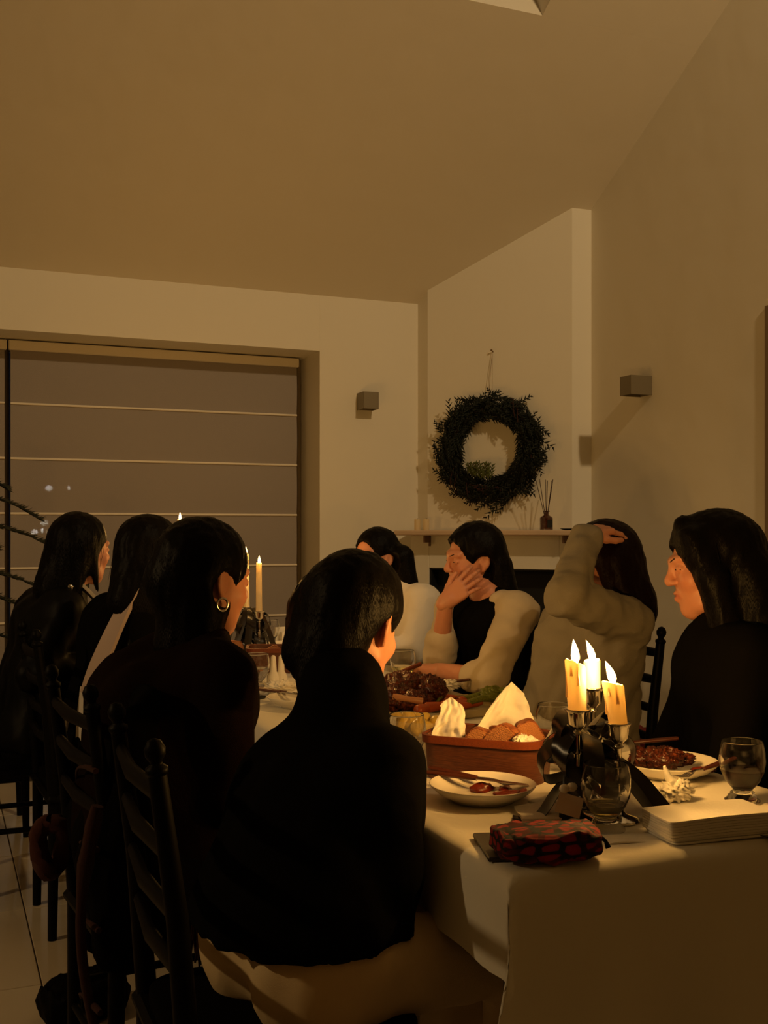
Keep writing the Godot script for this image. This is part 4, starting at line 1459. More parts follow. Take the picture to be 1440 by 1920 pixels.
func coat() -> void:
	var t := thing("coat", "dark coat with reddish fleece trim hung over the third diner's chair", "coat", V(0.395, 0, -2.36))
	var cm := fabric(Color(0.045, 0.038, 0.034), 0.95)
	var fl := tri_tex(mat(Color(0.20, 0.075, 0.05), 1.0, 0, "fleece"), null, V(30, 30, 30), ntex(0.09, [], 55, true, 9.0), 1.0)
	var f := Field.new()
	for k in 4:
		var z: float = [-0.17, -0.06, 0.05, 0.15][k]
		f.cap(V(-0.035, 0.90 - 0.02 * k, z), V(-0.075, 0.62, z * 1.05), 0.035, 0.050, 0.05)
		f.cap(V(-0.075, 0.62, z * 1.05), V(-0.060, 0.36 + 0.02 * k, z * 1.15), 0.050, 0.042, 0.05)
	f.cap(V(0.0, 0.925, -0.17), V(0.0, 0.915, 0.16), 0.034, 0.034, 0.05)
	f.cap(V(-0.03, 0.86, 0.17), V(-0.055, 0.50, 0.20), 0.045, 0.036, 0.04)
	var g := Geo.new()
	net(g, f, 0.011, 0.016, noise(1.0, 19, FastNoiseLite.TYPE_SIMPLEX_SMOOTH, 2), V(12, 5, 12))
	part("body", g, cm, t)
	for k in 4:
		g = Geo.new()
		var pts := []
		for i in 9:
			var w := i / 8.0
			pts.append(V(-0.108 - 0.016 * sin(w * PI), 0.80 - 0.15 * k - w * w * 0.09, 0.20 - w * 0.30 + 0.02 * k))
		tube(g, pts, [0.006, 0.007, 0.005, 0.004, 0.003], 7)
		part("fleece_trim", g, fl, t, "reddish fleece trim")
	g = Geo.new()
	var pts2 := []
	for i in 13:
		var w := i / 12.0
		pts2.append(V(-0.11 - 0.03 * sin(w * PI), 0.74 - w * 0.45, 0.235 - 0.03 * w))
	tube(g, pts2, [0.012, 0.016, 0.014, 0.017, 0.013, 0.010], 8)
	part("fleece_edge", g, fl, t, "reddish fleece edge")

# ---- table, cloth, chairs -------------------------------------------------------------
const TX0 := 0.807
const TX1 := 1.549
const TZ0 := -1.427     # near edge
const TZ1 := -4.905
const TY := 0.75

func table() -> void:
	for k in 2:
		var zc: float = [-2.30, -4.04][k]
		var t := thing("dining_table", ["near half of the long dining table, under the white cloth", "far half of the long dining table, under the white cloth"][k], "table", V(1.178, 0, zc), 0, "tables pushed together")
		var g := Geo.new()
		box(g, V(0, 0.728, 0), V(0.72, 0.030, 1.72), 0.004)
		part("tabletop", g, M.wood_black, t)
		for sx in [-1, 1]:
			for sz in [-1, 1]:
				g = Geo.new()
				tube(g, [V(sx * 0.30, 0, sz * 0.76), V(sx * 0.31, 0.712, sz * 0.78)], [0.018, 0.026], 10)
				part("leg", g, M.wood_black, t)
	var ss := PackedFloat32Array()
	var so := 0.17
	for i in 11:
		ss.append(-so * (1.0 - pow(i / 11.0, 1.6)))
	for i in 31:
		ss.append((TX1 - TX0) * i / 30.0)
	for i in 11:
		ss.append((TX1 - TX0) + so * (1.0 - pow((10 - i) / 11.0, 1.6)))
	var ts := PackedFloat32Array()
	var fo := 0.66
	for i in 30:
		ts.append(-fo * (1.0 - pow(i / 30.0, 1.5)))
	for i in 131:
		ts.append((TZ0 - TZ1) * i / 130.0)
	for i in 12:
		ts.append((TZ0 - TZ1) + 0.2 * (1.0 - pow((11 - i) / 12.0, 1.6)))
	var nz := noise(1.0, 80, FastNoiseLite.TYPE_SIMPLEX_SMOOTH, 3)
	var nu := ss.size() - 1
	var nv := ts.size() - 1
	var g := Geo.new()
	var w := TX1 - TX0
	var l := TZ0 - TZ1
	sheet(g, nu, nv, func(u: float, v: float) -> Vector3:
		var s := ss[roundi(u * nu)]
		var t := ts[roundi(v * nv)]
		var os := maxf(maxf(-s, s - w), 0.0)
		var ot := maxf(maxf(-t, t - l), 0.0)
		var ds := -1.0 if s < 0 else 1.0
		var dt := 1.0 if t < 0 else -1.0
		var r := 0.016
		var hs := r * (1.0 - exp(-os / r))
		var ht := r * (1.0 - exp(-ot / r))
		var x := TX0 + clampf(s, 0, w) + ds * hs
		var z := TZ0 - clampf(t, 0, l) + dt * ht
		var down := maxf(os - hs, ot - ht)
		var m := minf(os, ot)
		x += ds * m * 0.30
		z += dt * m * 0.42
		var wave := smoothstep(0.0, 0.45, ot) * (0.016 * sin(s * 17.0 + 0.6) + 0.010 * sin(s * 31.0 + 2.0 + ot * 3.0))
		z += dt * wave
		x += ds * smoothstep(0.0, 0.2, os) * (0.010 * sin(t * 14.0) + 0.006 * sin(t * 29.0 + 1.0))
		var y := TY - down + 0.0016 * nz.get_noise_2d(s * 8.0, t * 5.0) * (1.0 if os + ot == 0.0 else 0.3)
		y += 0.0012 * exp(-pow((t - 0.86) / 0.006, 2.0)) + 0.0012 * exp(-pow((s - w * 0.5) / 0.006, 2.0))
		return V(x, y - 0.0008, z), 0.0016)
	solo("tablecloth", g, M.cloth, "long white tablecloth hanging low at the near end of the table", "tablecloth")
	# a black satin band over the near edge
	g = Geo.new()
	ribbon(g, [V(1.20, 0.752, -1.520), V(1.27, 0.7525, -1.49), V(1.325, 0.754, -1.435), V(1.338, 0.748, -1.410), V(1.342, 0.70, -1.406), V(1.345, 0.645, -1.400)], [0.055, 0.075], V(1, 0, 0.5))
	solo("satin_band", g, M.satin, "black satin band hanging over the near edge of the tablecloth", "ribbon")

func make_chair(label: String, at: Vector3, turn: float) -> Node3D:
	# sits facing local +x
	var t := thing("dining_chair", label, "chair", at, turn, "")
	for s in [-1, 1]:
		var g := Geo.new()
		tube(g, [V(-0.19, 0, s * 0.175), V(-0.185, 0.44, s * 0.18), V(-0.205, 0.70, s * 0.18), V(-0.235, 0.92, s * 0.18)], [0.014, 0.019, 0.017, 0.014], 12)
		part("rear_post", g, M.wood_black, t)
		g = Geo.new()
		lathe(g, [Vector2(0, -0.005), Vector2(0.014, -0.005), Vector2(0.017, 0.0), Vector2(0.017, 0.006), Vector2(0.010, 0.011), Vector2(0.009, 0.015), Vector2(0.015, 0.024), Vector2(0.016, 0.034), Vector2(0.010, 0.046), Vector2(0, 0.05)], 14, Transform3D(Basis(Vector3.BACK, 0.1), V(-0.235, 0.92, s * 0.18)))
		part("finial", g, M.wood_black, t)
		g = Geo.new()
		tube(g, [V(0.19, 0, s * 0.185), V(0.185, 0.30, s * 0.187), V(0.18, 0.44, s * 0.19)], [0.013, 0.019, 0.018], 12)
		part("leg", g, M.wood_black, t)
		g = Geo.new()
		tube(g, [V(-0.188, 0.24, s * 0.178), V(0.186, 0.24, s * 0.186)], [0.010], 8)
		part("stretcher", g, M.wood_black, t)
	var g := Geo.new()
	tube(g, [V(0.187, 0.19, -0.186), V(0.187, 0.19, 0.186)], [0.010], 8)
	part("stretcher", g, M.wood_black, t)
	g = Geo.new()
	tube(g, [V(-0.188, 0.19, -0.178), V(-0.188, 0.19, 0.178)], [0.010], 8)
	part("stretcher", g, M.wood_black, t)
	g = Geo.new()
	box(g, V(0, 0.438, 0), V(0.42, 0.028, 0.41), 0.010)
	part("seat", g, M.wood_black, t)
	g = Geo.new()
	pillow(g, V(0.005, 0.462, 0), V(0.20, 0.018, 0.195), 0.35)
	part("seat_pad", g, fabric(Color(0.05, 0.045, 0.04), 0.95), t)
	for k in 4:
		g = Geo.new()
		var y: float = [0.62, 0.71, 0.80, 0.885][k]
		var x := -0.193 - (y - 0.55) * 0.115
		tube(g, [V(x, y, -0.18), V(x - 0.012, y, 0), V(x, y, 0.18)], [0.009, 0.011, 0.009], 8, true, 1.5)
		part("back_rail", g, M.wood_black, t)
	return t

func pillow(g: Geo, c: Vector3, r: Vector3, e := 0.4, m := Basis(), amp := 0.0, sd := 1, nu := 40, nv := 24) -> void:
	var nz := noise(1.0, sd)
	var pw := func(x: float) -> float: return signf(x) * pow(absf(x), e)
	var rows: Array[PackedInt32Array] = []
	for j in nv + 1:
		var row := PackedInt32Array()
		var la := -PI / 2 + PI * j / nv
		for i in nu:
			var lo := TAU * i / nu
			var p := V(pw.call(cos(la)) * pw.call(cos(lo)) * r.x, pw.call(sin(la)) * r.y, pw.call(cos(la)) * pw.call(sin(lo)) * r.z)
			if amp > 0.0:
				p.y += amp * nz.get_noise_3dv(p * 22.0) * (0.3 + cos(la))
				p.x += amp * 0.5 * nz.get_noise_3dv(p * 25.0 + V(9, 0, 0))
			row.append(g.p(c + m * p))
		rows.append(row)
	for j in nv:
		for i in nu:
			var f := (i + 1) % nu
			g.quad(rows[j][i], rows[j + 1][i], rows[j + 1][f], rows[j][f])

func chairs() -> void:
	var c := make_chair("black ladder-back chair under the nearest diner in beige trousers", V(0.53, 0, -1.75), 0.0)
	dup(c, "black ladder-back chair with a dark coat hung over its back", V(0.495, 0, -2.38), 0.11)
	dup(c, "black ladder-back chair with two long legs, under the diner with the pale scarf", V(0.51, 0, -3.66), 0.05)
	dup(c, "black ladder-back chair under the diner in the leather jacket", V(0.25, 0, -4.08), 0.0)
	dup(c, "empty black ladder-back chair standing beside the evergreen tree at the left", V(0.15, 0, -4.88), 0.0)
	dup(c, "black ladder-back chair behind the diner with the raised arm, its rails in view", V(1.88, 0, -2.98), PI)
	dup(c, "black ladder-back chair of the laughing diner, before the fireplace", V(1.90, 0, -3.46), PI)
	dup(c, "black ladder-back chair of the diner at the far end, right side", V(1.92, 0, -4.28), PI)
	dup(c, "black ladder-back chair under the diner with very long black hair, right edge", V(1.88, 0, -2.07), PI)

# ---- candles and centrepieces -----------------------------------------------------------
func candlestick(label: String, at: Vector3, h: float, m: Material) -> Node3D:
	var t := thing("candlestick", label, "candlestick", at, 0, "candlesticks on the table")
	var g := Geo.new()
	lathe(g, [Vector2(0, 0), Vector2(0.036, 0), Vector2(0.038, 0.003), Vector2(0.034, 0.007), Vector2(0.014, 0.014), Vector2(0.008, 0.022), Vector2(0, 0.022)], 24)
	part("base", g, m, t)
	g = Geo.new()
	var pr := [Vector2(0, 0.02), Vector2(0.008, 0.02)]
	var n := 4
	for i in n:
		var y0 := 0.022 + (h - 0.06) * i / n
		var y1 := 0.022 + (h - 0.06) * (i + 1) / n
		pr.append_array([Vector2(0.0055, y0 + 0.004), Vector2(0.006, y1 - 0.008), Vector2(0.010, y1 - 0.004), Vector2(0.0055, y1)])
	pr.append(Vector2(0, h - 0.036))
	lathe(g, pr, 12)
	part("stem", g, m, t)
	g = Geo.new()
	lathe(g, [Vector2(0, h - 0.040), Vector2(0.006, h - 0.038), Vector2(0.017, h - 0.026), Vector2(0.019, h - 0.006), Vector2(0.024, h), Vector2(0.0245, h + 0.002), Vector2(0.018, h + 0.001), Vector2(0.0165, h - 0.004), Vector2(0, h - 0.004)], 16)
	part("cup", g, m, t)
	return t

func candle(label: String, at: Vector3, h: float, r0: float, r1: float, tilt: Vector2, uneven: float, fl: float, energy: float, lean := Vector2.ZERO, drip := false) -> Node3D:
	var t := thing("candle", label, "candle", at, 0, "burning candles on the table")
	t.rotation = V(tilt.x, 0, tilt.y)
	var g := Geo.new()
	lathe(g, [Vector2(0, 0), Vector2(r0, 0), Vector2(r0, 0), Vector2(lerpf(r0, r1, 0.3), h * 0.3), Vector2(lerpf(r0, r1, 0.6), h * 0.6), Vector2(lerpf(r0, r1, 0.85), h * 0.85), Vector2(r1, h - 0.003), Vector2(r1 * 0.88, h), Vector2(r1 * 0.7, h - 0.002), Vector2(r1 * 0.35, h - 0.006), Vector2(0, h - 0.007)], 32)
	var nz := noise(1.0, int(h * 1000))
	for i in g.v.size():
		var p := g.v[i]
		var k := smoothstep(h * 0.55, h, p.y)
		p.y += k * uneven * (-p.x / r0) + k * uneven * 0.35 * nz.get_noise_3dv(p * 90.0)
		var rr := 1.0 + 0.04 * nz.get_noise_3dv(V(p.x * 60, p.y * 25, p.z * 60))
		g.v[i] = V(p.x * rr, p.y, p.z * rr)
	part("wax", g, M.wax, t)
	if drip:
		g = Geo.new()
		for e in [[2.6, 0.75, 0.95], [3.4, 0.3, 0.9], [1.9, 0.55, 0.98], [4.2, 0.5, 0.93]]:
			var d := V(cos(e[0]), 0, sin(e[0]))
			tube(g, [d * r0 * 0.98 + V(0, h * e[2], 0), d * r0 * 1.02 + V(0, h * lerpf(e[1], e[2], 0.5), 0), d * r0 * 1.06 + V(0, h * e[1], 0)], [0.0015, 0.0022, 0.0032], 8)
		part("wax_drip", g, M.wax, t)
	g = Geo.new()
	var top := V(0, h - 0.007, 0)
	tube(g, [top, top + V(0.001, 0.007, 0), top + V(0.002, 0.012, 0)], [0.0011, 0.001, 0.0008], 6)
	part("wick", g, M.wick, t)
	g = Geo.new()
	lathe(g, [Vector2(0, 0), Vector2(0.0035, 0.002), Vector2(0.0062, 0.008), Vector2(0.0066, 0.013), Vector2(0.0052, 0.022), Vector2(0.0026, 0.031), Vector2(0, 0.038)], 18)
	for i in g.v.size():
		var p := g.v[i] * fl
		var k := p.y / (0.038 * fl)
		g.v[i] = top + V(0.001, 0.004, 0) + p + V(lean.x, 0, lean.y) * k * k * 0.03
	part("flame", g, M.flame, t)
	var o := OmniLight3D.new()
	o.name = "flame_light"
	o.light_color = FLAME_COLOR
	o.light_energy = energy
	o.light_size = 0.012
	o.omni_range = 14.0
	o.omni_attenuation = 2.0
	o.shadow_enabled = true
	o.position = top + V(0.001, 0.016 * fl, 0)
	t.add_child(o)
	return t

func bow(label: String, c: Vector3, m: Material, seed_: int, loops: Array, tails: Array, h := 0.10) -> Node3D:
	var t := thing("satin_ribbon", label, "ribbon", c)
	var rng := RandomNumberGenerator.new()
	rng.seed = seed_
	for e in loops:
		var an: float = e[0]
		var ln: float = e[1]
		var y0: float = e[2]
		var d := V(cos(an), 0, sin(an))
		var sd := V(-sin(an), 0, cos(an)) * 1.0 + V(0, 0.5, 0)
		var g := Geo.new()
		var k := V(0, y0, 0) + d * 0.012
		ribbon(g, [k, k + d * ln * 0.5 + V(0, ln * 0.42, 0), k + d * ln + V(0, ln * 0.05, 0), k + d * ln * 0.95 - V(0, ln * 0.5, 0), k + d * ln * 0.45 - V(0, ln * 0.45, 0), k - V(0, ln * 0.12, 0)], [0.040, 0.034], sd.normalized(), rng.randf_range(-0.6, 0.6))
		part("ribbon_loop", g, m, t)
	for e in tails:
		var g := Geo.new()
		var pts := []
		for q in e[0]:
			pts.append(q - c)
		ribbon(g, pts, [0.030, e[1]], e[2], e[3])
		part("ribbon_tail", g, m, t)
	return t

func centrepieces() -> void:
	# near centrepiece: three short, melted candles
	var c := V(1.108, TY, -1.668)
	candlestick("silver candlestick of the near group, left, carrying a burnt-down candle", V(1.063, TY, -1.648), 0.20, M.silver)
	candlestick("tall silver candlestick at the back of the near group", V(1.138, TY, -1.712), 0.226, M.silver)
	candlestick("silver candlestick of the near group, right and lowest", V(1.128, TY, -1.615), 0.176, M.silver)
	candle("thick burnt-down lit candle, left of the near group of three", V(1.063, TY + 0.197, -1.648), 0.088, 0.0165, 0.0185, Vector2(0.0, 0.05), 0.008, 1.2, NEAR_E, Vector2(-0.1, 0), true)
	candle("short lit candle at the back of the near group of three", V(1.138, TY + 0.223, -1.712), 0.056, 0.0150, 0.0155, Vector2(0, 0.03), -0.002, 1.1, NEAR_E, Vector2(-0.5, 0.1))
	candle("leaning burnt-down lit candle, right of the near group of three", V(1.128, TY + 0.173, -1.615), 0.078, 0.0165, 0.019, Vector2(0.02, 0.17), 0.007, 1.2, NEAR_E, Vector2(-0.35, 0), true)
	c = V(1.108, TY, -1.688)
	bow("black satin ribbon heaped in loops round the near candlesticks", c, M.satin, 4,
		[[2.7, 0.075, 0.13], [3.5, 0.07, 0.10], [2.0, 0.075, 0.12], [1.2, 0.07, 0.10], [0.4, 0.072, 0.12], [-0.4, 0.07, 0.13], [-1.2, 0.065, 0.13], [-2.2, 0.065, 0.13], [1.6, 0.065, 0.075], [2.4, 0.07, 0.075], [0.8, 0.06, 0.08], [3.0, 0.055, 0.165], [0.0, 0.055, 0.16]],
		[[[c + V(0, 0.12, 0), c + V(-0.04, 0.11, 0.03), c + V(-0.065, 0.05, 0.05), c + V(-0.075, 0.006, 0.06)], 0.045, V(0.6, 0, 0.8), 0.3],
		[[c + V(0, 0.12, 0.0), c + V(0.06, 0.09, 0.02), c + V(0.12, 0.035, 0.02), c + V(0.165, 0.006, 0.012)], 0.034, V(0, 0.2, 1), 0.2],
		[[c + V(0, 0.10, 0.02), c + V(0.045, 0.07, 0.06), c + V(0.075, 0.015, 0.10), c + V(0.060, 0.004, 0.150)], 0.036, V(1, 0, -0.2), -0.4],
		[[c + V(0.02, 0.11, 0.02), c + V(0.07, 0.07, 0.05), c + V(0.105, 0.012, 0.09), c + V(0.10, 0.005, 0.125)], 0.040, V(1, 0, 0.4), 0.3],
		[[c + V(0, 0.10, 0), c + V(-0.06, 0.05, 0.0), c + V(-0.11, 0.006, 0.01), c + V(-0.15, 0.005, -0.01)], 0.030, V(0, 0, 1), 0.0]])
	# middle group, behind the nearest diner's head
	candlestick("silver candlestick in the middle of the table, hidden behind the nearest head", V(1.15, TY, -2.98), 0.20, M.silver)
	candle("lit candle in the middle of the table, hidden behind the nearest head", V(1.15, TY + 0.197, -2.98), 0.16, 0.0135, 0.0115, Vector2.ZERO, 0.001, 0.9, MID_E)
	# far group: tapers
	var f := V(1.168, TY, -4.18)
	candlestick("far silver candlestick under the right-hand taper", V(1.176, TY, -4.115), 0.205, M.silver)
	candlestick("far silver candlestick under the taper beside the earring", V(1.158, TY, -4.24), 0.212, M.silver)
	candle("tall cream taper candle, right of the far pair", V(1.176, TY + 0.202, -4.115), 0.195, 0.0130, 0.0105, Vector2.ZERO, 0.001, 0.85, FAR_E)
	candle("tall cream taper candle, left of the far pair and half hidden by a head", V(1.158, TY + 0.209, -4.24), 0.222, 0.0140, 0.0115, Vector2(0, 0.01), 0.001, 0.85, FAR_E, Vector2.ZERO, true)
	candlestick("tallest far candlestick near the window end of the table", V(0.975, TY, -4.66), 0.332, M.silver)
	candle("far lit candle whose flame shows above the dark-haired heads", V(0.975, TY + 0.329, -4.66), 0.245, 0.0130, 0.0105, Vector2.ZERO, 0.001, 0.9, FAR_E)
	var bronze := mat(Color(0.13, 0.10, 0.065), 0.32, 0, "bronze_satin")
	var tails := []
	for k in 11:
		var an := 0.35 + k * 0.56
		var d := V(cos(an), 0, sin(an))
		var rr := 0.10 + 0.02 * sin(k * 2.3)
		tails.append([[f + V(0, 0.20, 0) + d * 0.012, f + V(0, 0.205, 0) + d * 0.035, f + V(0, 0.11, 0) + d * rr * 0.75, f + V(0, 0.012 + 0.03 * (k % 3), 0) + d * rr], 0.026, V(-sin(an), 0.2, cos(an)), 0.5 - 0.2 * (k % 5)])
	bow("bronze-black satin ribbon heaped round the far pair of tapers", f, bronze, 9,
		[[0.2, 0.055, 0.17], [1.0, 0.06, 0.15], [1.9, 0.06, 0.16], [2.8, 0.06, 0.14], [3.7, 0.055, 0.17], [4.6, 0.055, 0.15], [5.4, 0.055, 0.16], [1.5, 0.06, 0.09], [2.4, 0.06, 0.08], [0.6, 0.06, 0.08]], tails)

const NEAR_E := 0.135
const MID_E := 0.10
const FAR_E := 0.08

# ---- plates, glasses, food ---------------------------------------------------------------
func plate(label: String, at: Vector3, r := 0.103, parts := true) -> Node3D:
	var t := thing("plate", label, "plate", at, 0, "")
	var k := r / 0.103
	var g := Geo.new()
	lathe(g, [Vector2(0, 0.002), Vector2(0.055, 0.002), Vector2(0.058, 0), Vector2(0.062, 0), Vector2(0.064, 0.004), Vector2(0.085, 0.013), Vector2(0.099, 0.025), Vector2(0.103, 0.030), Vector2(0.1035, 0.032), Vector2(0.1015, 0.0325), Vector2(0.097, 0.028), Vector2(0.083, 0.0165), Vector2(0.065, 0.008), Vector2(0.05, 0.0065), Vector2(0, 0.0065)], 56, Transform3D(Basis().scaled(V(k, 1, k)), Vector3.ZERO))
	part("dish", g, M.china, t)
	return t

func smear(t: Node3D, m: Material, sd: int, spots: Array) -> void:
	var g := Geo.new()
	for e in spots:
		var p: Vector3 = e[0]
		blob(g, p, V(e[1], e[2], e[3]), Basis(Vector3.UP, e[4]), 0.5, sd, 18, 8, 1.8)
		sd += 1
	part("food_scraps", g, m, t)

func handle(g: Geo, l: float, w := 0.0075) -> void:
	tube(g, [V(0, 0, 0), V(0.006, 0, 0), V(l * 0.5, 0, 0), V(l, 0, 0)], [w * 0.8, w, w * 1.05, w * 0.8], 10, true, 0.62)

func fork(label: String, at: Vector3, m: Basis, wood := true) -> void:
	var t := thing("fork", label, "fork", at)
	t.basis = m
	var g := Geo.new()
	handle(g, 0.105)
	part("handle", g, M.wood_dark if wood else M.steel, t)
	g = Geo.new()
	tube(g, [V(0.104, 0, 0), V(0.13, 0.003, 0), V(0.15, 0.001, 0)], [0.0035, 0.003, 0.007], 8, true, 0.4)
	for k in 4:
		var z := (k - 1.5) * 0.0055
		tube(g, [V(0.146, 0.001, z * 0.7), V(0.165, -0.002, z), V(0.195, 0.004, z)], [0.0022, 0.0018, 0.0008], 6, true, 0.6)
	part("tines", g, M.steel, t)

func knife(label: String, at: Vector3, m: Basis) -> void:
	var t := thing("knife", label, "knife", at)
	t.basis = m
	var g := Geo.new()
	handle(g, 0.105)
	part("handle", g, M.wood_dark, t)
	g = Geo.new()
	var pl := PackedVector2Array([Vector2(0.103, -0.006), Vector2(0.20, -0.008), Vector2(0.212, -0.004), Vector2(0.215, 0.003), Vector2(0.208, 0.007), Vector2(0.103, 0.006)])
	prism(g, pl, -0.0009, 0.0009)
	part("blade", g, M.steel, t)

func tumbler(label: String, at: Vector3, fill: float, liquid: Material) -> void:
	var t := thing("stemmed_tumbler", label, "glass", at, 0, "footed glasses on the table")
	var g := Geo.new()
	lathe(g, [Vector2(0, 0.0), Vector2(0.031, 0), Vector2(0.0335, 0.002), Vector2(0.0335, 0.004), Vector2(0.027, 0.009), Vector2(0.0275, 0.012), Vector2(0.0225, 0.015), Vector2(0.023, 0.018), Vector2(0.019, 0.021), Vector2(0.0185, 0.024), Vector2(0.024, 0.030), Vector2(0.034, 0.043), Vector2(0.041, 0.060), Vector2(0.0435, 0.078), Vector2(0.0425, 0.096), Vector2(0.0385, 0.114), Vector2(0.0380, 0.1165), Vector2(0.0372, 0.1165), Vector2(0.0368, 0.114), Vector2(0.0407, 0.096), Vector2(0.0417, 0.078), Vector2(0.0392, 0.060), Vector2(0.032, 0.044), Vector2(0.021, 0.033), Vector2(0.010, 0.030), Vector2(0, 0.0295)], 48)
	part("glass", g, M.glass, t)
	if fill > 0.0:
		var inner := [Vector2(0, 0.0288), Vector2(0.0102, 0.0293), Vector2(0.0215, 0.0324), Vector2(0.0324, 0.0438), Vector2(0.0396, 0.060), Vector2(0.0421, 0.078), Vector2(0.0411, 0.096)]
		var pr := []
		for i in inner.size():
			if inner[i].y < fill:
				pr.append(inner[i])
			else:
				var k: float = (fill - inner[i - 1].y) / (inner[i].y - inner[i - 1].y)
				pr.append((inner[i - 1] as Vector2).lerp(inner[i], k))
				break
		pr.append(pr[-1])
		pr.append(Vector2(0, fill))
		g = Geo.new()
		lathe(g, pr, 48)
		part("drink", g, liquid, t)

func crumple(called: String, label: String, at: Vector3, r: Vector3, sd: int, cat := "napkin") -> void:
	var g := Geo.new()
	var nz := noise(1.0, sd, FastNoiseLite.TYPE_SIMPLEX, 3)
	var rows: Array[PackedInt32Array] = []
	for j in 25:
		var row := PackedInt32Array()
		var la := -PI / 2 + PI * j / 24.0
		for i in 44:
			var lo := TAU * i / 44
			var d := V(cos(la) * cos(lo), sin(la), cos(la) * sin(lo))
			var k := 1.0 + 0.75 * absf(nz.get_noise_3dv(d * 2.1)) + 0.35 * nz.get_noise_3dv(d * 4.5) - 0.25
			var p := d * r * k
			p.y = maxf(p.y, -r.y * 0.8)
			row.append(g.p(p + V(0, r.y * 0.8, 0)))
		rows.append(row)
	for j in 24:
		for i in 44:
			var f := (i + 1) % 44
			g.quad(rows[j][i], rows[j + 1][i], rows[j + 1][f], rows[j][f])
	solo(called, g, M.paper, label, cat, at)

func bread_box(label: String, at: Vector3, turn: float, s := 1.0) -> Node3D:
	var t := thing("bread_box", label, "bread basket", at, turn, "bentwood bread boxes")
	t.scale = Vector3.ONE * s
	var outline := func(gr: float) -> Array:
		var a := []
		var hx := 0.122 + gr
		var hz := 0.075 + gr
		var rr := 0.055
		for q in [[1, 1, 0.0], [-1, 1, PI / 2], [-1, -1, PI], [1, -1, PI * 1.5]]:
			var r: float = rr if q[0] > 0 else 0.03
			for k in 9:
				var an: float = q[2] + PI / 2 * k / 8.0
				a.append(Vector2(q[0] * (hx - r) + cos(an) * r, q[1] * (hz - r) + sin(an) * r))
		return a
	var wall := func(g: Geo, y0: float, y1: float, o0: float, o1: float, flare: float) -> void:
		var prof := [Vector2(o0, y0), Vector2(o0 + flare, y1), Vector2(o0 + flare, y1), Vector2(o1 + flare, y1), Vector2(o1 + flare, y1), Vector2(o1, y0), Vector2(o1, y0), Vector2(o0, y0)]
		var rows := []
		for p: Vector2 in prof:
			var row := []
			for q: Vector2 in outline.call(p.x):
				row.append(g.p(V(q.x, p.y, q.y)))
			rows.append(row)
		for i in [0, 2, 4, 6]:
			for j in rows[0].size():
				var e: int = (j + 1) % rows[0].size()
				g.quad(rows[i][j], rows[i + 1][j], rows[i + 1][e], rows[i][e])
	var g := Geo.new()
	wall.call(g, 0.0, 0.090, 0.0, -0.005, 0.005)
	part("side", g, M.wood_red, t)
	g = Geo.new()
	wall.call(g, 0.076, 0.092, 0.0095, 0.004, 0.0005)
	part("rim", g, M.wood_tan, t)
	g = Geo.new()
	var pv := PackedVector2Array()
	for q: Vector2 in outline.call(-0.005):
		pv.append(q)
	prism(g, pv, 0.001, 0.006)
	part("bottom", g, M.wood_red, t)
	return t

func bread_slice(label: String, at: Vector3, m: Basis, w := 0.075, h := 0.06, th := 0.022) -> void:
	var t := thing("bread_slice", label, "bread", at, 0, "slices of bread")
	t.basis = m
	var pl := PackedVector2Array()
	for k in 17:
		var an := PI * k / 16.0
		pl.append(Vector2(cos(an) * w * 0.5, sin(an) * h * (0.9 + 0.1 * sin(an * 3))))
	var up := Transform3D(Basis(V(1, 0, 0), V(0, 0, 1), V(0, 1, 0)), Vector3.ZERO)
	var g := Geo.new()
	prism(g, pl, -th / 2, th / 2, up)
	part("crust", g, M.crust, t)
	var pi := PackedVector2Array()
	for q in pl:
		pi.append(Vector2(q.x * 0.9, q.y * 0.9 + 0.002))
	g = Geo.new()
	prism(g, pi, -th / 2 - 0.0012, th / 2 + 0.0012, up)
	part("crumb", g, M.crumb, t)

func paper_peak(label: String, at: Vector3, turn: float, w: float, h: float, lean: float, sd: int, taper := 0.72) -> void:
	# a paper napkin stood up in folds, its corner as a peak
	var g := Geo.new()
	var nz := noise(1.0, sd)
	sheet(g, 22, 22, func(u: float, v: float) -> Vector3:
		var x := (u - 0.5) * w * (1.0 - taper * v)
		return V(x + 0.008 * nz.get_noise_2d(v * 2.0, 1.0) + v * lean, v * h * (1.0 - 0.35 * absf(u - 0.5)), 0.010 * sin(u * 6.0 + sd) * (1.0 - v * 0.5) + 0.016 * nz.get_noise_2d(u * 2.0, v * 2.0) - 0.03 * v * v), 0.0012)
	solo("paper_napkin", g, M.paper, label, "napkin", at, turn, "")

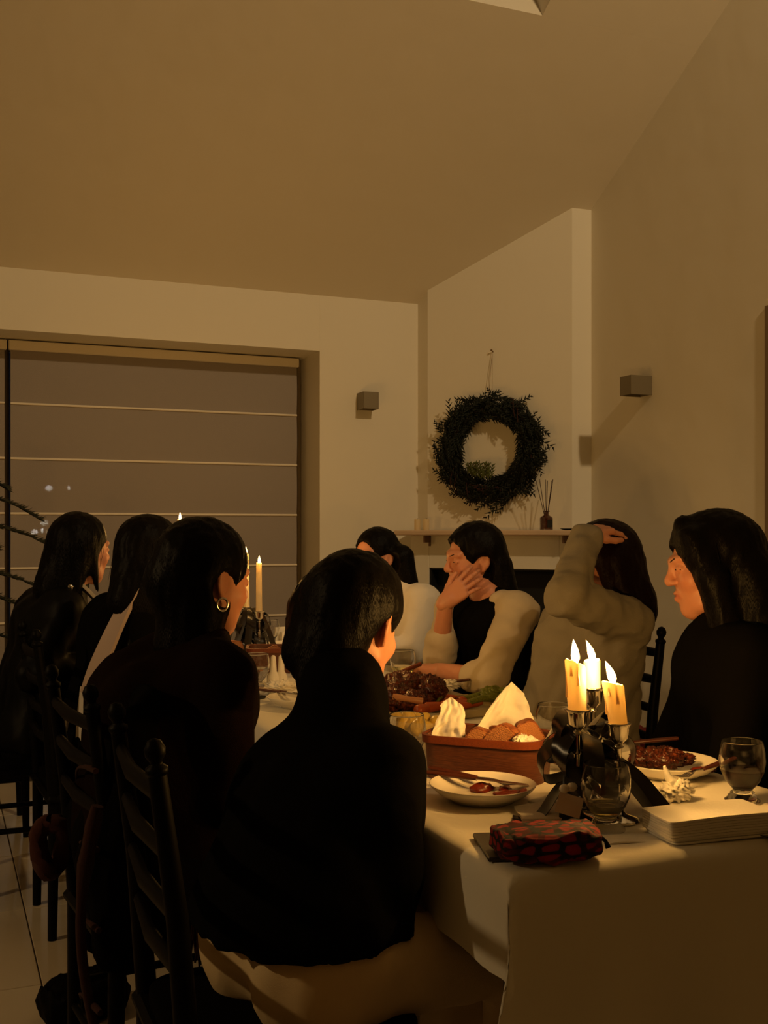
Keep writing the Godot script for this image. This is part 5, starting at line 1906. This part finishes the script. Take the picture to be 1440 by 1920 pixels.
func tableware() -> void:
	var Y := TY + 0.0012
	# near plate with scraps, knife and fork
	var p := plate("white plate with sauce scraps, at the near left of the table", V(0.975, Y, -1.845))
	smear(p, M.sauce, 5, [[V(0.052, 0.009, 0.010), 0.038, 0.005, 0.022, 0.4], [V(0.02, 0.010, -0.040), 0.026, 0.012, 0.018, 0.2], [V(0.06, 0.011, -0.02), 0.022, 0.006, 0.012, 0.9], [V(0.075, 0.014, 0.03), 0.018, 0.005, 0.012, 1.0], [V(0.01, 0.008, 0.03), 0.035, 0.002, 0.008, -0.2], [V(-0.01, 0.0095, 0.035), 0.005, 0.004, 0.005, 0]])
	fork("wood-handled fork across the near white plate", V(0.925, Y + 0.037, -1.985), Basis(Vector3.UP, -0.83) * Basis(Vector3.BACK, -0.09))
	knife("wood-handled knife beside the fork on the near white plate", V(0.905, Y + 0.036, -1.955), Basis(Vector3.UP, -0.68) * Basis(Vector3.BACK, -0.06))
	# bread box with papers and bread
	bread_box("bentwood bread box with bread and paper, at the near side of the table", V(1.085, Y, -2.02), -0.795)
	bread_slice("crusty bread piece standing in the near bread box, tallest", V(1.160, Y + 0.072, -1.975), Basis(Vector3.UP, -0.4) * Basis(Vector3.BACK, 0.35), 0.06, 0.062, 0.03)
	bread_slice("bread piece lying at the middle of the near bread box", V(1.095, Y + 0.072, -1.975), Basis(Vector3.UP, -0.9) * Basis(Vector3.BACK, 0.75), 0.085, 0.05, 0.026)
	bread_slice("bread piece at the left of the near bread box, under the paper", V(1.060, Y + 0.062, -2.02), Basis(Vector3.UP, -0.7) * Basis(Vector3.BACK, -0.3), 0.07, 0.05, 0.024)
	paper_peak("white paper napkin standing at the left end of the near bread box", V(1.010, Y + 0.055, -2.075), -0.45, 0.085, 0.105, 0.010, 3, 0.45)
	paper_peak("large white paper napkin peaking at the back of the near bread box", V(1.135, Y + 0.040, -2.075), -0.35, 0.19, 0.145, 0.035, 8)
	crumple("paper_napkin", "crumpled paper tucked at the right front of the near bread box", V(1.135, Y + 0.060, -1.955), V(0.032, 0.018, 0.028), 12)
	# glasses
	var white_wine := glass_mat(Color(0.97, 0.93, 0.66, 0.0))
	white_wine.refraction_scale = 0.033
	var red_wine := mat(Color(0.12, 0.006, 0.01), 0.25, 0, "red_wine")
	red_wine.metallic_specular = 0.2
	var water := glass_mat(Color(1, 1, 1, 0.0))
	water.refraction_scale = 0.033
	tumbler("footed glass with a little white wine, at the front of the table", V(1.072, Y, -1.572), 0.047, white_wine)
	tumbler("footed glass a third full of red wine, at the right of the table", V(1.430, Y, -1.64), 0.062, red_wine)
	tumbler("footed glass of white wine before the laughing diner", V(1.46, Y, -3.34), 0.062, white_wine)
	tumbler("footed glass of water between the two heads, far left of the table", V(0.972, Y, -3.43), 0.068, water)
	tumbler("empty footed glass beside the nearest diner's shoulder", V(0.955, Y, -2.165), 0.0, null)
	tumbler("footed water glass behind the near bread box and the candles", V(1.33, Y, -2.16), 0.055, water)
	tumbler("footed glass at the far end of the table beside folded cards", V(1.40, Y, -4.72), 0.0, null)
	# pouch on a notebook
	var g := Geo.new()
	pillow(g, V(0, 0.024, 0), V(0.086, 0.024, 0.050), 0.45, Basis(), 0.012, 4, 56, 30)
	var rt := ntex(0.034, [[0.0, 0.26, 0.34, 1.0], [Color(0.02, 0.012, 0.012), Color(0.022, 0.012, 0.012), Color(0.56, 0.045, 0.045), Color(0.64, 0.06, 0.055)]], 91, false, 0, FastNoiseLite.TYPE_CELLULAR)
	var nzz: FastNoiseLite = rt.noise
	nzz.fractal_type = FastNoiseLite.FRACTAL_NONE
	nzz.cellular_return_type = FastNoiseLite.RETURN_DISTANCE2_SUB
	nzz.cellular_jitter = 0.9
	rt.normalize = true
	var pm := tri_tex(mat(Color(1, 1, 1), 0.85, 0, "patterned_cloth"), rt, V(3.6, 7.5, 6.5))
	var pouch := thing("pouch", "red and black patterned cloth pouch at the near corner of the table", "pouch", V(0.890, Y + 0.006, -1.470), -0.27)
	part("body", g, pm, pouch)
	g = Geo.new()
	tube(g, [V(0.084, 0.030, 0.012), V(0.092, 0.024, 0.016), V(0.096, 0.014, 0.019)], [0.004, 0.003, 0.005], 8)
	part("zip_pull", g, M.iron, pouch)
	g = Geo.new()
	box(g, V(0, 0.004, 0), V(0.105, 0.008, 0.14), 0.002)
	solo("notebook", g, mat(Color(0.20, 0.17, 0.12), 0.5), "dark flat notebook under the red and black pouch", "notebook", V(0.868, Y, -1.540), -0.30)
	# napkins
	g = Geo.new()
	sheet(g, 14, 12, func(u: float, v: float) -> Vector3: return V((u - 0.5) * 0.095, 0.005 + 0.006 * sin(u * 2.4) * v + 0.002 * sin(v * 7.0), (0.5 - v) * 0.085), 0.005)
	solo("cloth_napkin", g, M.paper, "small white folded napkin between the pouch and the place card", "napkin", V(1.02, Y, -1.692), -0.35)
	g = Geo.new()
	sheet(g, 12, 10, func(u: float, v: float) -> Vector3: return V((u - 0.5) * 0.06, 0.004 + 0.012 * sin(u * PI) * (1 - v), (0.5 - v) * 0.05), 0.004)
	solo("cloth_napkin", g, M.paper, "little white napkin beside the right rim of the near plate", "napkin", V(1.075, Y, -1.77), 0.4)
	g = Geo.new()
	sheet(g, 12, 10, func(u: float, v: float) -> Vector3: return V((u - 0.5) * 0.105, 0.003 + 0.002 * sin(u * 6), (0.5 - v) * 0.09), 0.003)
	solo("cloth_napkin", g, M.paper, "flat white napkin under the front wine glass", "napkin", V(1.09, Y - 0.004, -1.535), -0.2)
	var ns := thing("napkin_stack", "thick stack of folded white paper napkins at the near edge", "napkins", V(1.222, Y, -1.487), -0.10)
	var rng := RandomNumberGenerator.new()
	rng.seed = 8
	for k in 9:
		g = Geo.new()
		var th := 0.0045
		var gap := 0.0
		pillow(g, Vector3.ZERO, V(0.102 - (0.006 if k < 2 else 0.0), th * 0.5, 0.049), 0.10 if k > 1 else 0.2, Basis(), 0.0)
		for i in g.v.size():
			var q := g.v[i]
			q.y += th * (k + 0.5) + gap * k + 0.003 * sin(q.x * 18.0 + 1.0) * (0.3 + k * 0.06) * (1.0 if q.z > 0 else 0.4)
			q.y = maxf(q.y, 0.0003)
			g.v[i] = q
		for i in g.v.size():
			g.v[i].y += 0.0006
		var o := part("napkin", g, M.paper, ns)
		o.position = V(rng.randf_range(-0.0006, 0.0006), 0, rng.randf_range(-0.0006, 0.0006)) * (4.0 if k < 2 else 1.0)
	crumple("tissue", "crumpled white tissue between the red wine and the candles", V(1.318, Y, -1.695), V(0.034, 0.022, 0.026), 21, "tissue")
	g = Geo.new()
	tube(g, [V(0, 0.03, 0), V(-0.012, 0.045, -0.004), V(-0.02, 0.066, -0.004)], [0.012, 0.008, 0.003], 7)
	solo("tissue", g, M.paper, "twisted end of white tissue standing on the crumpled one", "tissue", V(1.316, Y, -1.70))
	# place card and pearls
	g = Geo.new()
	box(g, V(0, 0.019, 0), V(0.044, 0.036, 0.001), 0.0003)
	solo("place_card", g, mat(Color(0.85, 0.76, 0.68), 0.85), "blank tilted place card leaning on the black ribbon", "card", V(1.020, Y + 0.020, -1.615), -0.15).rotation = V(-0.3, -0.45, -0.28)
	for k in 2:
		g = Geo.new()
		blob(g, V(0, 0.008, 0), V(0.010, 0.008, 0.007), Basis(), 0.15, k + 1, 16, 10)
		solo("white_bud", g, mat(Color(0.86, 0.82, 0.74), 0.35), ["round white bud above the place card, left of two", "oval white bud above the place card, right of two"][k], "bud", [V(1.020, Y + 0.058, -1.622), V(1.034, Y + 0.060, -1.620)][k], 0.0, "white buds by the place card")
	# plate of meat at the right
	p = plate("white plate heaped with browned meat, at the right of the table", V(1.437, Y, -1.882), 0.108)
	var mt := thing("roast_meat", "heap of shredded browned meat and bones on the right plate", "meat", V(1.437, Y + 0.010, -1.882))
	rng.seed = 15
	for k in 9:
		g = Geo.new()
		var an := k * 2.4
		var rr := 0.012 + 0.0055 * k
		blob(g, V(cos(an) * rr - 0.018, 0.014 + 0.020 * exp(-rr * 22.0) + rng.randf() * 0.008, sin(an) * rr * 0.8 - 0.005), V(0.034, 0.016, 0.020) * rng.randf_range(0.75, 1.1), Basis(Vector3.UP, rng.randf() * 6) * Basis(Vector3.BACK, rng.randf_range(-0.4, 0.4)), 0.7, k + 50, 22, 14, 1.9)
		part("meat_piece", g, M.roast, mt)
	smear(p, M.sauce, 25, [[V(0.068, 0.012, 0.035), 0.026, 0.006, 0.016, -0.5], [V(0.05, 0.010, 0.05), 0.012, 0.004, 0.01, 0.3]])
	knife("wood-handled knife propped on the plate of meat", V(1.545, Y + 0.052, -1.98), Basis(Vector3.UP, PI - 0.55) * Basis(Vector3.BACK, -0.12))
	fork("wood-handled fork on the right rim of the meat plate, beside the red wine", V(1.548, Y + 0.042, -1.80), Basis(Vector3.UP, PI + 0.25) * Basis(Vector3.BACK, -0.08))
	# red food bowl behind the box
	var rb := thing("serving_bowl", "small glass bowl of red food behind the near bread box", "bowl", V(1.262, Y, -2.02), 0, "serving bowls")
	g = Geo.new()
	bowl(g, 0.062, 0.050)
	part("dish", g, M.pane, rb)
	g = Geo.new()
	for k in 7:
		blob(g, V(cos(k * 2.1) * 0.028, 0.026 + 0.008 * (k % 2), sin(k * 2.1) * 0.028), V(0.024, 0.014, 0.02), Basis(Vector3.UP, k), 0.4, k, 16, 10)
	part("red_food", g, mat(Color(0.50, 0.09, 0.05), 0.3), rb)
	# yellow food bowl
	var yb := thing("serving_bowl", "glass bowl of yellow pieces beside the nearest diner's shoulder", "bowl", V(1.095, Y, -2.43), 0, "serving bowls")
	g = Geo.new()
	bowl(g, 0.088, 0.055)
	part("dish", g, M.pane, yb)
	for k in 9:
		g = Geo.new()
		blob(g, V(cos(k * 2.4) * (0.015 + 0.005 * k), 0.035 + 0.010 * (k % 3) * 0.5, sin(k * 2.4) * (0.015 + 0.005 * k)), V(0.024, 0.017, 0.020), Basis(Vector3.UP, k * 1.3) * Basis(Vector3.BACK, 0.3), 0.35, k + 9, 16, 10)
		part("yellow_piece", g, M.yellow, yb)
	# big platter with the roast
	var pt := thing("platter", "large pale rectangular platter in the middle of the table", "platter", V(1.325, Y, -2.79), 0.12)
	g = Geo.new()
	pillow(g, V(0, 0.004, 0), V(0.19, 0.004, 0.135), 0.22)
	for s in [-1, 1]:
		pillow(g, V(s * 0.185, 0.012, 0), V(0.007, 0.010, 0.135), 0.3)
		pillow(g, V(0, 0.012, s * 0.130), V(0.19, 0.010, 0.007), 0.3)
	part("dish", g, tri_tex(mat(Color(0.62, 0.56, 0.42), 0.3), null, V(3, 3, 3)), pt)
	var ro := thing("roast_meat", "large dark glazed roast on the middle platter", "meat", V(1.245, Y + 0.010, -2.86))
	var i0 := 0
	for e in [[V(0, 0.05, 0), V(0.075, 0.05, 0.06)], [V(0.075, 0.045, 0.03), V(0.06, 0.045, 0.05)], [V(-0.05, 0.035, 0.05), V(0.05, 0.035, 0.045)], [V(0.0, 0.03, 0.09), V(0.055, 0.03, 0.03)], [V(0.10, 0.035, -0.03), V(0.05, 0.035, 0.04)]]:
		g = Geo.new()
		blob(g, e[0], e[1], Basis(Vector3.UP, i0), 0.42, 70 + i0, 34, 20, 2.0)
		part("meat_piece", g, M.roast, ro)
		i0 += 1
	g = Geo.new()
	tube(g, [V(-0.06, 0.045, 0.085), V(-0.03, 0.04, 0.115), V(0.01, 0.032, 0.125)], [0.011, 0.008, 0.011], 10)
	part("bone", g, mat(Color(0.72, 0.50, 0.34), 0.4), ro, "pale bone end")
	for k in 6:
		g = Geo.new()
		var e: Array = [[1.30, -2.735, 0.3, 0.10], [1.355, -2.725, -0.2, 0.09], [1.40, -2.74, 0.1, 0.10], [1.255, -2.715, 0.6, 0.09], [1.43, -2.80, 0.5, 0.09], [1.385, -2.86, -0.4, 0.08]][k]
		var l: float = e[3]
		lathe(g, [Vector2(0, -l * 0.5), Vector2(0.006, -l * 0.49), Vector2(0.010, -l * 0.35), Vector2(0.014, l * 0.1), Vector2(0.0165, l * 0.4), Vector2(0.012, l * 0.49), Vector2(0, l * 0.5)], 14, Transform3D(Basis(Vector3.UP, e[2]) * Basis(Vector3.BACK, PI / 2), Vector3.ZERO))
		solo("carrot", g, M.carrot, ["glazed carrot at the front left of the roast platter, middle of three", "glazed carrot just left of the paper peak on the roast platter", "glazed carrot right of the paper peak on the roast platter", "glazed carrot lying against the roast, nearest the diner's shoulder", "glazed carrot beneath the green vegetable on the platter", "glazed carrot at the back of the roast platter"][k], "carrot", V(e[0], Y + 0.026, e[1]), 0.0, "glazed carrots")
	for k in 4:
		g = Geo.new()
		var e: Array = [[1.475, -2.79, 0.05], [1.50, -2.745, -0.15], [1.455, -2.74, 0.3], [1.335, -2.79, 0.9]][k]
		var l := 0.13 if k < 3 else 0.07
		tube(g, [V(-l * 0.5, 0, 0), V(-l * 0.1, 0.006, 0), V(l * 0.2, 0.008, 0.004), V(l * 0.5, 0.004, 0)], [0.008, 0.010, 0.016, 0.010] if k < 3 else [0.004, 0.006, 0.006, 0.003], 12)
		if k < 3:
			blob(g, V(l * 0.22, 0.012, 0), V(0.036, 0.018, 0.022), Basis(), 0.6, 90 + k, 26, 16, 2.4)
		solo("green_vegetable", g, M.green, ["green vegetable stalk at the right end of the platter, middle", "green vegetable stalk at the right end of the platter, nearest the laughing diner", "green vegetable stalk at the right end of the platter, front", "thin green stem between roast and carrots"][k], "vegetable", V(e[0], Y + 0.034, e[1]), e[2], "green vegetables")
	# serving handle rising out of the roast
	var sp := thing("serving_spoon", "wooden serving spoon with its handle rising over the roast", "spoon", V(1.165, Y + 0.085, -2.86))
	sp.basis = Basis(Vector3.UP, 0.25) * Basis(Vector3.BACK, 0.24)
	g = Geo.new()
	tube(g, [V(-0.05, 0, 0), V(0.05, 0.0, 0), V(0.17, 0.0, 0)], [0.004, 0.0055, 0.0065], 10)
	part("handle", g, M.wood_tan, sp)
	g = Geo.new()
	blob(g, V(-0.075, -0.003, 0), V(0.032, 0.008, 0.020), Basis(), 0, 1, 20, 12)
	part("bowl", g, M.wood_tan, sp)
	# the laughing diner's plate
	p = plate("white plate with cutlery and a napkin before the laughing diner", V(1.435, Y, -3.115), 0.108)
	fork("wood-handled fork on the laughing diner's plate", V(1.535, Y + 0.055, -3.00), Basis(Vector3.UP, PI - 0.75) * Basis(Vector3.BACK, -0.16))
	knife("wood-handled knife on the laughing diner's plate", V(1.56, Y + 0.050, -3.035), Basis(Vector3.UP, PI - 0.55) * Basis(Vector3.BACK, -0.14))
	crumple("paper_napkin", "crumpled napkin on the rim of the laughing diner's plate", V(1.475, Y + 0.026, -3.03), V(0.046, 0.016, 0.034), 31)
	# far left place: plate, knife, glass bowl, shakers
	p = plate("white plate near the left edge between two heads", V(1.00, Y, -3.03), 0.105)
	knife("wood-handled knife on the plate between two heads", V(0.895, Y + 0.037, -3.20), Basis(Vector3.UP, -0.95) * Basis(Vector3.BACK, -0.03))
	fork("wood-handled fork beside the knife between two heads", V(0.920, Y + 0.036, -3.205), Basis(Vector3.UP, -1.02) * Basis(Vector3.BACK, -0.03))
	smear(p, M.sauce, 45, [[V(0.03, 0.009, 0.02), 0.03, 0.006, 0.02, 0.4]])
	crumple("paper_napkin", "crumpled white napkin behind the knife, between two heads", V(1.015, Y, -3.30), V(0.052, 0.022, 0.040), 33)
	g = Geo.new()
	box(g, V(0, 0.005, 0), V(0.075, 0.009, 0.15), 0.003)
	solo("phone", g, mat(Color(0.03, 0.03, 0.03), 0.15), "black phone lying at the left table edge between two heads", "phone", V(0.862, Y, -3.23), -1.2)
	for k in 2:
		var sh := thing("shaker", ["slim white shaker beside the water glass, left of two", "slim white shaker beside the water glass, right of two"][k], "shaker", [V(1.050, Y, -3.50), V(1.078, Y, -3.50)][k], 0, "slim white shakers")
		g = Geo.new()
		lathe(g, [Vector2(0, 0), Vector2(0.022, 0), Vector2(0.023, 0.004), Vector2(0.021, 0.03), Vector2(0.012, 0.045), Vector2(0.010, 0.08), Vector2(0.009, 0.094), Vector2(0.004, 0.10), Vector2(0, 0.10)], 20)
		part("body", g, M.china, sh)
	var gb := thing("serving_bowl", "clear empty glass bowl left of the nearest head", "bowl", V(1.20, Y, -3.55), 0, "serving bowls")
	g = Geo.new()
	bowl(g, 0.085, 0.06)
	part("dish", g, M.pane, gb)
	bread_box("far bentwood bread box with bread, left of the nearest head", V(1.185, Y, -3.84), -0.30)
	bread_slice("round loaf end standing beside the far bread box", V(1.035, Y + 0.045, -3.985), Basis(Vector3.UP, 0.35), 0.085, 0.075, 0.04)
	g = Geo.new()
	pillow(g, V(0, 0.022, 0), V(0.048, 0.022, 0.03), 0.25)
	solo("wooden_block", g, M.wood_red, "dark red wooden block under the round loaf end", "wooden block", V(1.035, Y, -3.98), 0.35)
	crumple("paper_napkin", "crumpled white paper in the far bread box", V(1.25, Y + 0.065, -3.83), V(0.055, 0.030, 0.04), 36)
	bread_slice("bread slice leaning in the far bread box", V(1.16, Y + 0.05, -3.86), Basis(Vector3.UP, -0.2) * Basis(Vector3.BACK, 0.5), 0.08, 0.05, 0.022)
	g = Geo.new()
	for k in 5:
		blob(g, V(cos(k * 1.26) * 0.012, 0.010, sin(k * 1.26) * 0.012), V(0.016, 0.010, 0.009), Basis(Vector3.UP, -k * 1.26) * Basis(Vector3.BACK, 0.4), 0.4, k, 14, 8)
	solo("lettuce_leaf", g, M.green, "small curled green leaf left of the water glass", "leaf", V(1.0, Y, -3.73))
	# far end
	p = plate("far white plate with red food and a lemon half", V(1.44, Y, -4.50), 0.11)
	smear(p, mat(Color(0.55, 0.18, 0.08), 0.35), 55, [[V(0.0, 0.014, 0.0), 0.04, 0.012, 0.03, 0.4], [V(-0.04, 0.012, 0.03), 0.025, 0.010, 0.02, 1.0]])
	g = Geo.new()
	blob(g, V(0, 0.012, 0), V(0.024, 0.018, 0.020), Basis(), 0.06, 4, 20, 12)
	solo("lemon_half", g, M.yellow, "yellow lemon half on the far plate beside the nearest head", "lemon", V(1.485, Y + 0.010, -4.44))
	plate("far white plate with a grey knife, behind the far bread box", V(1.25, Y, -4.42), 0.105)
	for k in 3:
		g = Geo.new()
		var h: float = [0.075, 0.055, 0.04][k]
		box(g, V(0, h / 2, 0), V(0.075 - 0.01 * k, h, 0.012 + 0.02 * k), 0.002)
		solo("folded_card", g, M.paper, ["tallest white folded card at the far end of the table", "middle white folded card at the far end of the table", "lowest white folded box at the far end of the table"][k], "card", V(1.485 + 0.012 * k, Y, -4.80 + 0.04 * k), 0.3 - 0.2 * k, "white folded cards at the far end")

func bowl(g: Geo, r: float, h: float) -> void:
	lathe(g, [Vector2(0, 0), Vector2(r * 0.45, 0), Vector2(r * 0.5, 0.003), Vector2(r * 0.8, h * 0.4), Vector2(r * 0.97, h * 0.85), Vector2(r, h), Vector2(r - 0.002, h + 0.001), Vector2(r * 0.95, h * 0.85), Vector2(r * 0.77, h * 0.42), Vector2(r * 0.46, 0.006), Vector2(0, 0.005)], 40)

# ---- floor: bag, tree, red bag -------------------------------------------------------------
func floor_things() -> void:
	var leather := mat(Color(0.024, 0.021, 0.02), 0.55, 0, "black_leather")
	leather.metallic_specular = 0.15
	var b := thing("handbag", "slouched black handbag on the floor tiles under the chairs", "handbag", V(0.355, 0, -2.90), 0.35)
	var g := Geo.new()
	pillow(g, V(0, 0.052, 0), V(0.115, 0.052, 0.075), 0.55, Basis(), 0.02, 6, 48, 26)
	for i in g.v.size():
		g.v[i].y = maxf(g.v[i].y, 0.001)
	part("body", g, leather, b)
	g = Geo.new()
	tube(g, [V(0.05, 0.09, -0.02), V(0.07, 0.15, 0.0), V(0.085, 0.20, 0.01), V(0.105, 0.16, 0.02), V(0.10, 0.08, 0.03)], [0.005], 8)
	part("strap", g, leather, b)
	g = Geo.new()
	tube(g, [V(0.06, 0.092, 0.02), V(0.075, 0.105, 0.03), V(0.09, 0.092, 0.03)], [0.003], 8)
	part("buckle", g, M.silver, b, "small metal buckle")
	# fleecy loop hanging from the chair
	g = Geo.new()
	var pts := []
	var nz := noise(1.0, 5)
	for k in 25:
		var an := TAU * k / 24.0
		pts.append(V(sin(an) * 0.030, 0.055 * cos(an) - 0.055, 0.012 * sin(an * 2)))
	tube(g, pts, [0.020], 12, false)
	for i in g.v.size():
		g.v[i] += (Vector3.ONE * nz.get_noise_3dv(g.v[i] * 220.0)) * 0.009
	solo("fleece_strap", g, tri_tex(mat(Color(0.26, 0.11, 0.07), 1.0, 0, "fleece"), null, V(30, 30, 30), ntex(0.09, [], 55, true, 9.0), 1.0), "fuzzy reddish strap hanging from the coat at the chair", "strap", V(0.235, 0.62, -2.50), 0.3)
	# fringe of a scarf on the lap of the third diner
	var sc := thing("scarf", "dark fringed scarf hanging beside the nearest diner's hip", "scarf", V(0.455, 0, -2.02))
	g = Geo.new()
	sheet(g, 8, 10, func(u: float, v: float) -> Vector3: return V(0.02 * sin(u * 5.0), 0.52 + v * 0.12, (0.5 - u) * 0.13), 0.010)
	part("cloth", g, fabric(Color(0.06, 0.04, 0.035), 0.95), sc)
	for k in 9:
		g = Geo.new()
		var z := 0.06 - 0.015 * k
		tube(g, [V(0.0, 0.525, z), V(0.004 * sin(k * 2.0), 0.49, z), V(0.008 * sin(k * 3.0), 0.452, z + 0.003)], [0.003, 0.0035, 0.002], 6)
		part("fringe", g, fabric(Color(0.16, 0.09, 0.06), 0.95), sc)
	# red bag on a stool by the right wall
	var st := thing("stool", "low dark stool by the right wall, seen between two diners", "stool", V(2.78, 0, -3.85))
	g = Geo.new()
	box(g, V(0, 0.30, 0), V(0.34, 0.03, 0.34), 0.008)
	part("seat", g, M.wood_black, st)
	for sx in [-1, 1]:
		for sz in [-1, 1]:
			g = Geo.new()
			tube(g, [V(sx * 0.14, 0, sz * 0.14), V(sx * 0.13, 0.29, sz * 0.13)], [0.014], 8)
			part("leg", g, M.wood_black, st)
	g = Geo.new()
	pillow(g, V(0, 0.05, 0), V(0.12, 0.05, 0.09), 0.6, Basis(), 0.03, 7)
	for i in g.v.size():
		g.v[i].y = maxf(g.v[i].y, 0.0)
	solo("red_bag", g, mat(Color(0.42, 0.05, 0.05), 0.7), "crumpled red cloth bag on the low stool", "bag", V(2.78, 0.316, -3.85))
	# the evergreen in the corner
	var tr := thing("evergreen_tree", "evergreen tree with layered drooping branches at the left edge", "tree", V(-0.16, 0, -4.98))
	g = Geo.new()
	lathe(g, [Vector2(0, 0), Vector2(0.12, 0), Vector2(0.15, 0.26), Vector2(0.155, 0.28), Vector2(0.14, 0.28), Vector2(0.135, 0.24), Vector2(0, 0.24)], 28)
	part("pot", g, mat(Color(0.3, 0.26, 0.22), 0.8), tr)
	g = Geo.new()
	tube(g, [V(0, 0.24, 0), V(0.01, 1.0, 0), V(0, 2.0, 0)], [0.022, 0.016, 0.004], 10)
	part("trunk", g, M.twig, tr)
	var rng := RandomNumberGenerator.new()
	rng.seed = 77
	# height, reach, heading
	var lv := [[1.83, 0.20], [1.66, 0.28], [1.52, 0.40], [1.38, 0.50], [1.26, 0.56], [1.08, 0.52], [0.96, 0.50], [0.80, 0.55], [0.66, 0.50], [0.48, 0.45]]
	for e in lv:
		for k in 5:
			var an: float = TAU * k / 5.0 + (0.12 if k == 0 else rng.randf_range(-0.25, 0.25)) + 0.25 * sin(float(e[0]) * 9.0)
			var d := V(cos(an), 0, sin(an))
			var ln: float = e[1] * (1.15 if k == 0 else rng.randf_range(0.9, 1.08))
			g = Geo.new()
			var rise := rng.randf_range(0.03, 0.07)
			var bp := []
			for i in 7:
				var w := i / 6.0
				bp.append(V(0, e[0], 0) + d * ln * w + V(0, rise * sin(w * 2.6) - 0.09 * w * w * w, 0))
			tube(g, bp, [0.006, 0.005, 0.0045, 0.004, 0.003, 0.002, 0.001], 6)
			var side := V(-sin(an), 0, cos(an))
			for i in 420:
				var w := rng.randf_range(0.12, 1.0)
				var f := w * 6.0
				var q: Vector3 = (bp[int(minf(f, 5))] as Vector3).lerp(bp[int(minf(f, 5)) + 1], f - minf(floorf(f), 5))
				var dd := (d * 0.9 + side * rng.randf_range(-1, 1) * 1.0 + V(0, rng.randf_range(-0.55, 0.5), 0)).normalized()
				spike(g, q, q + dd * rng.randf_range(0.022, 0.040), 0.0040)
			part("branch", g, M.leaf, tr)
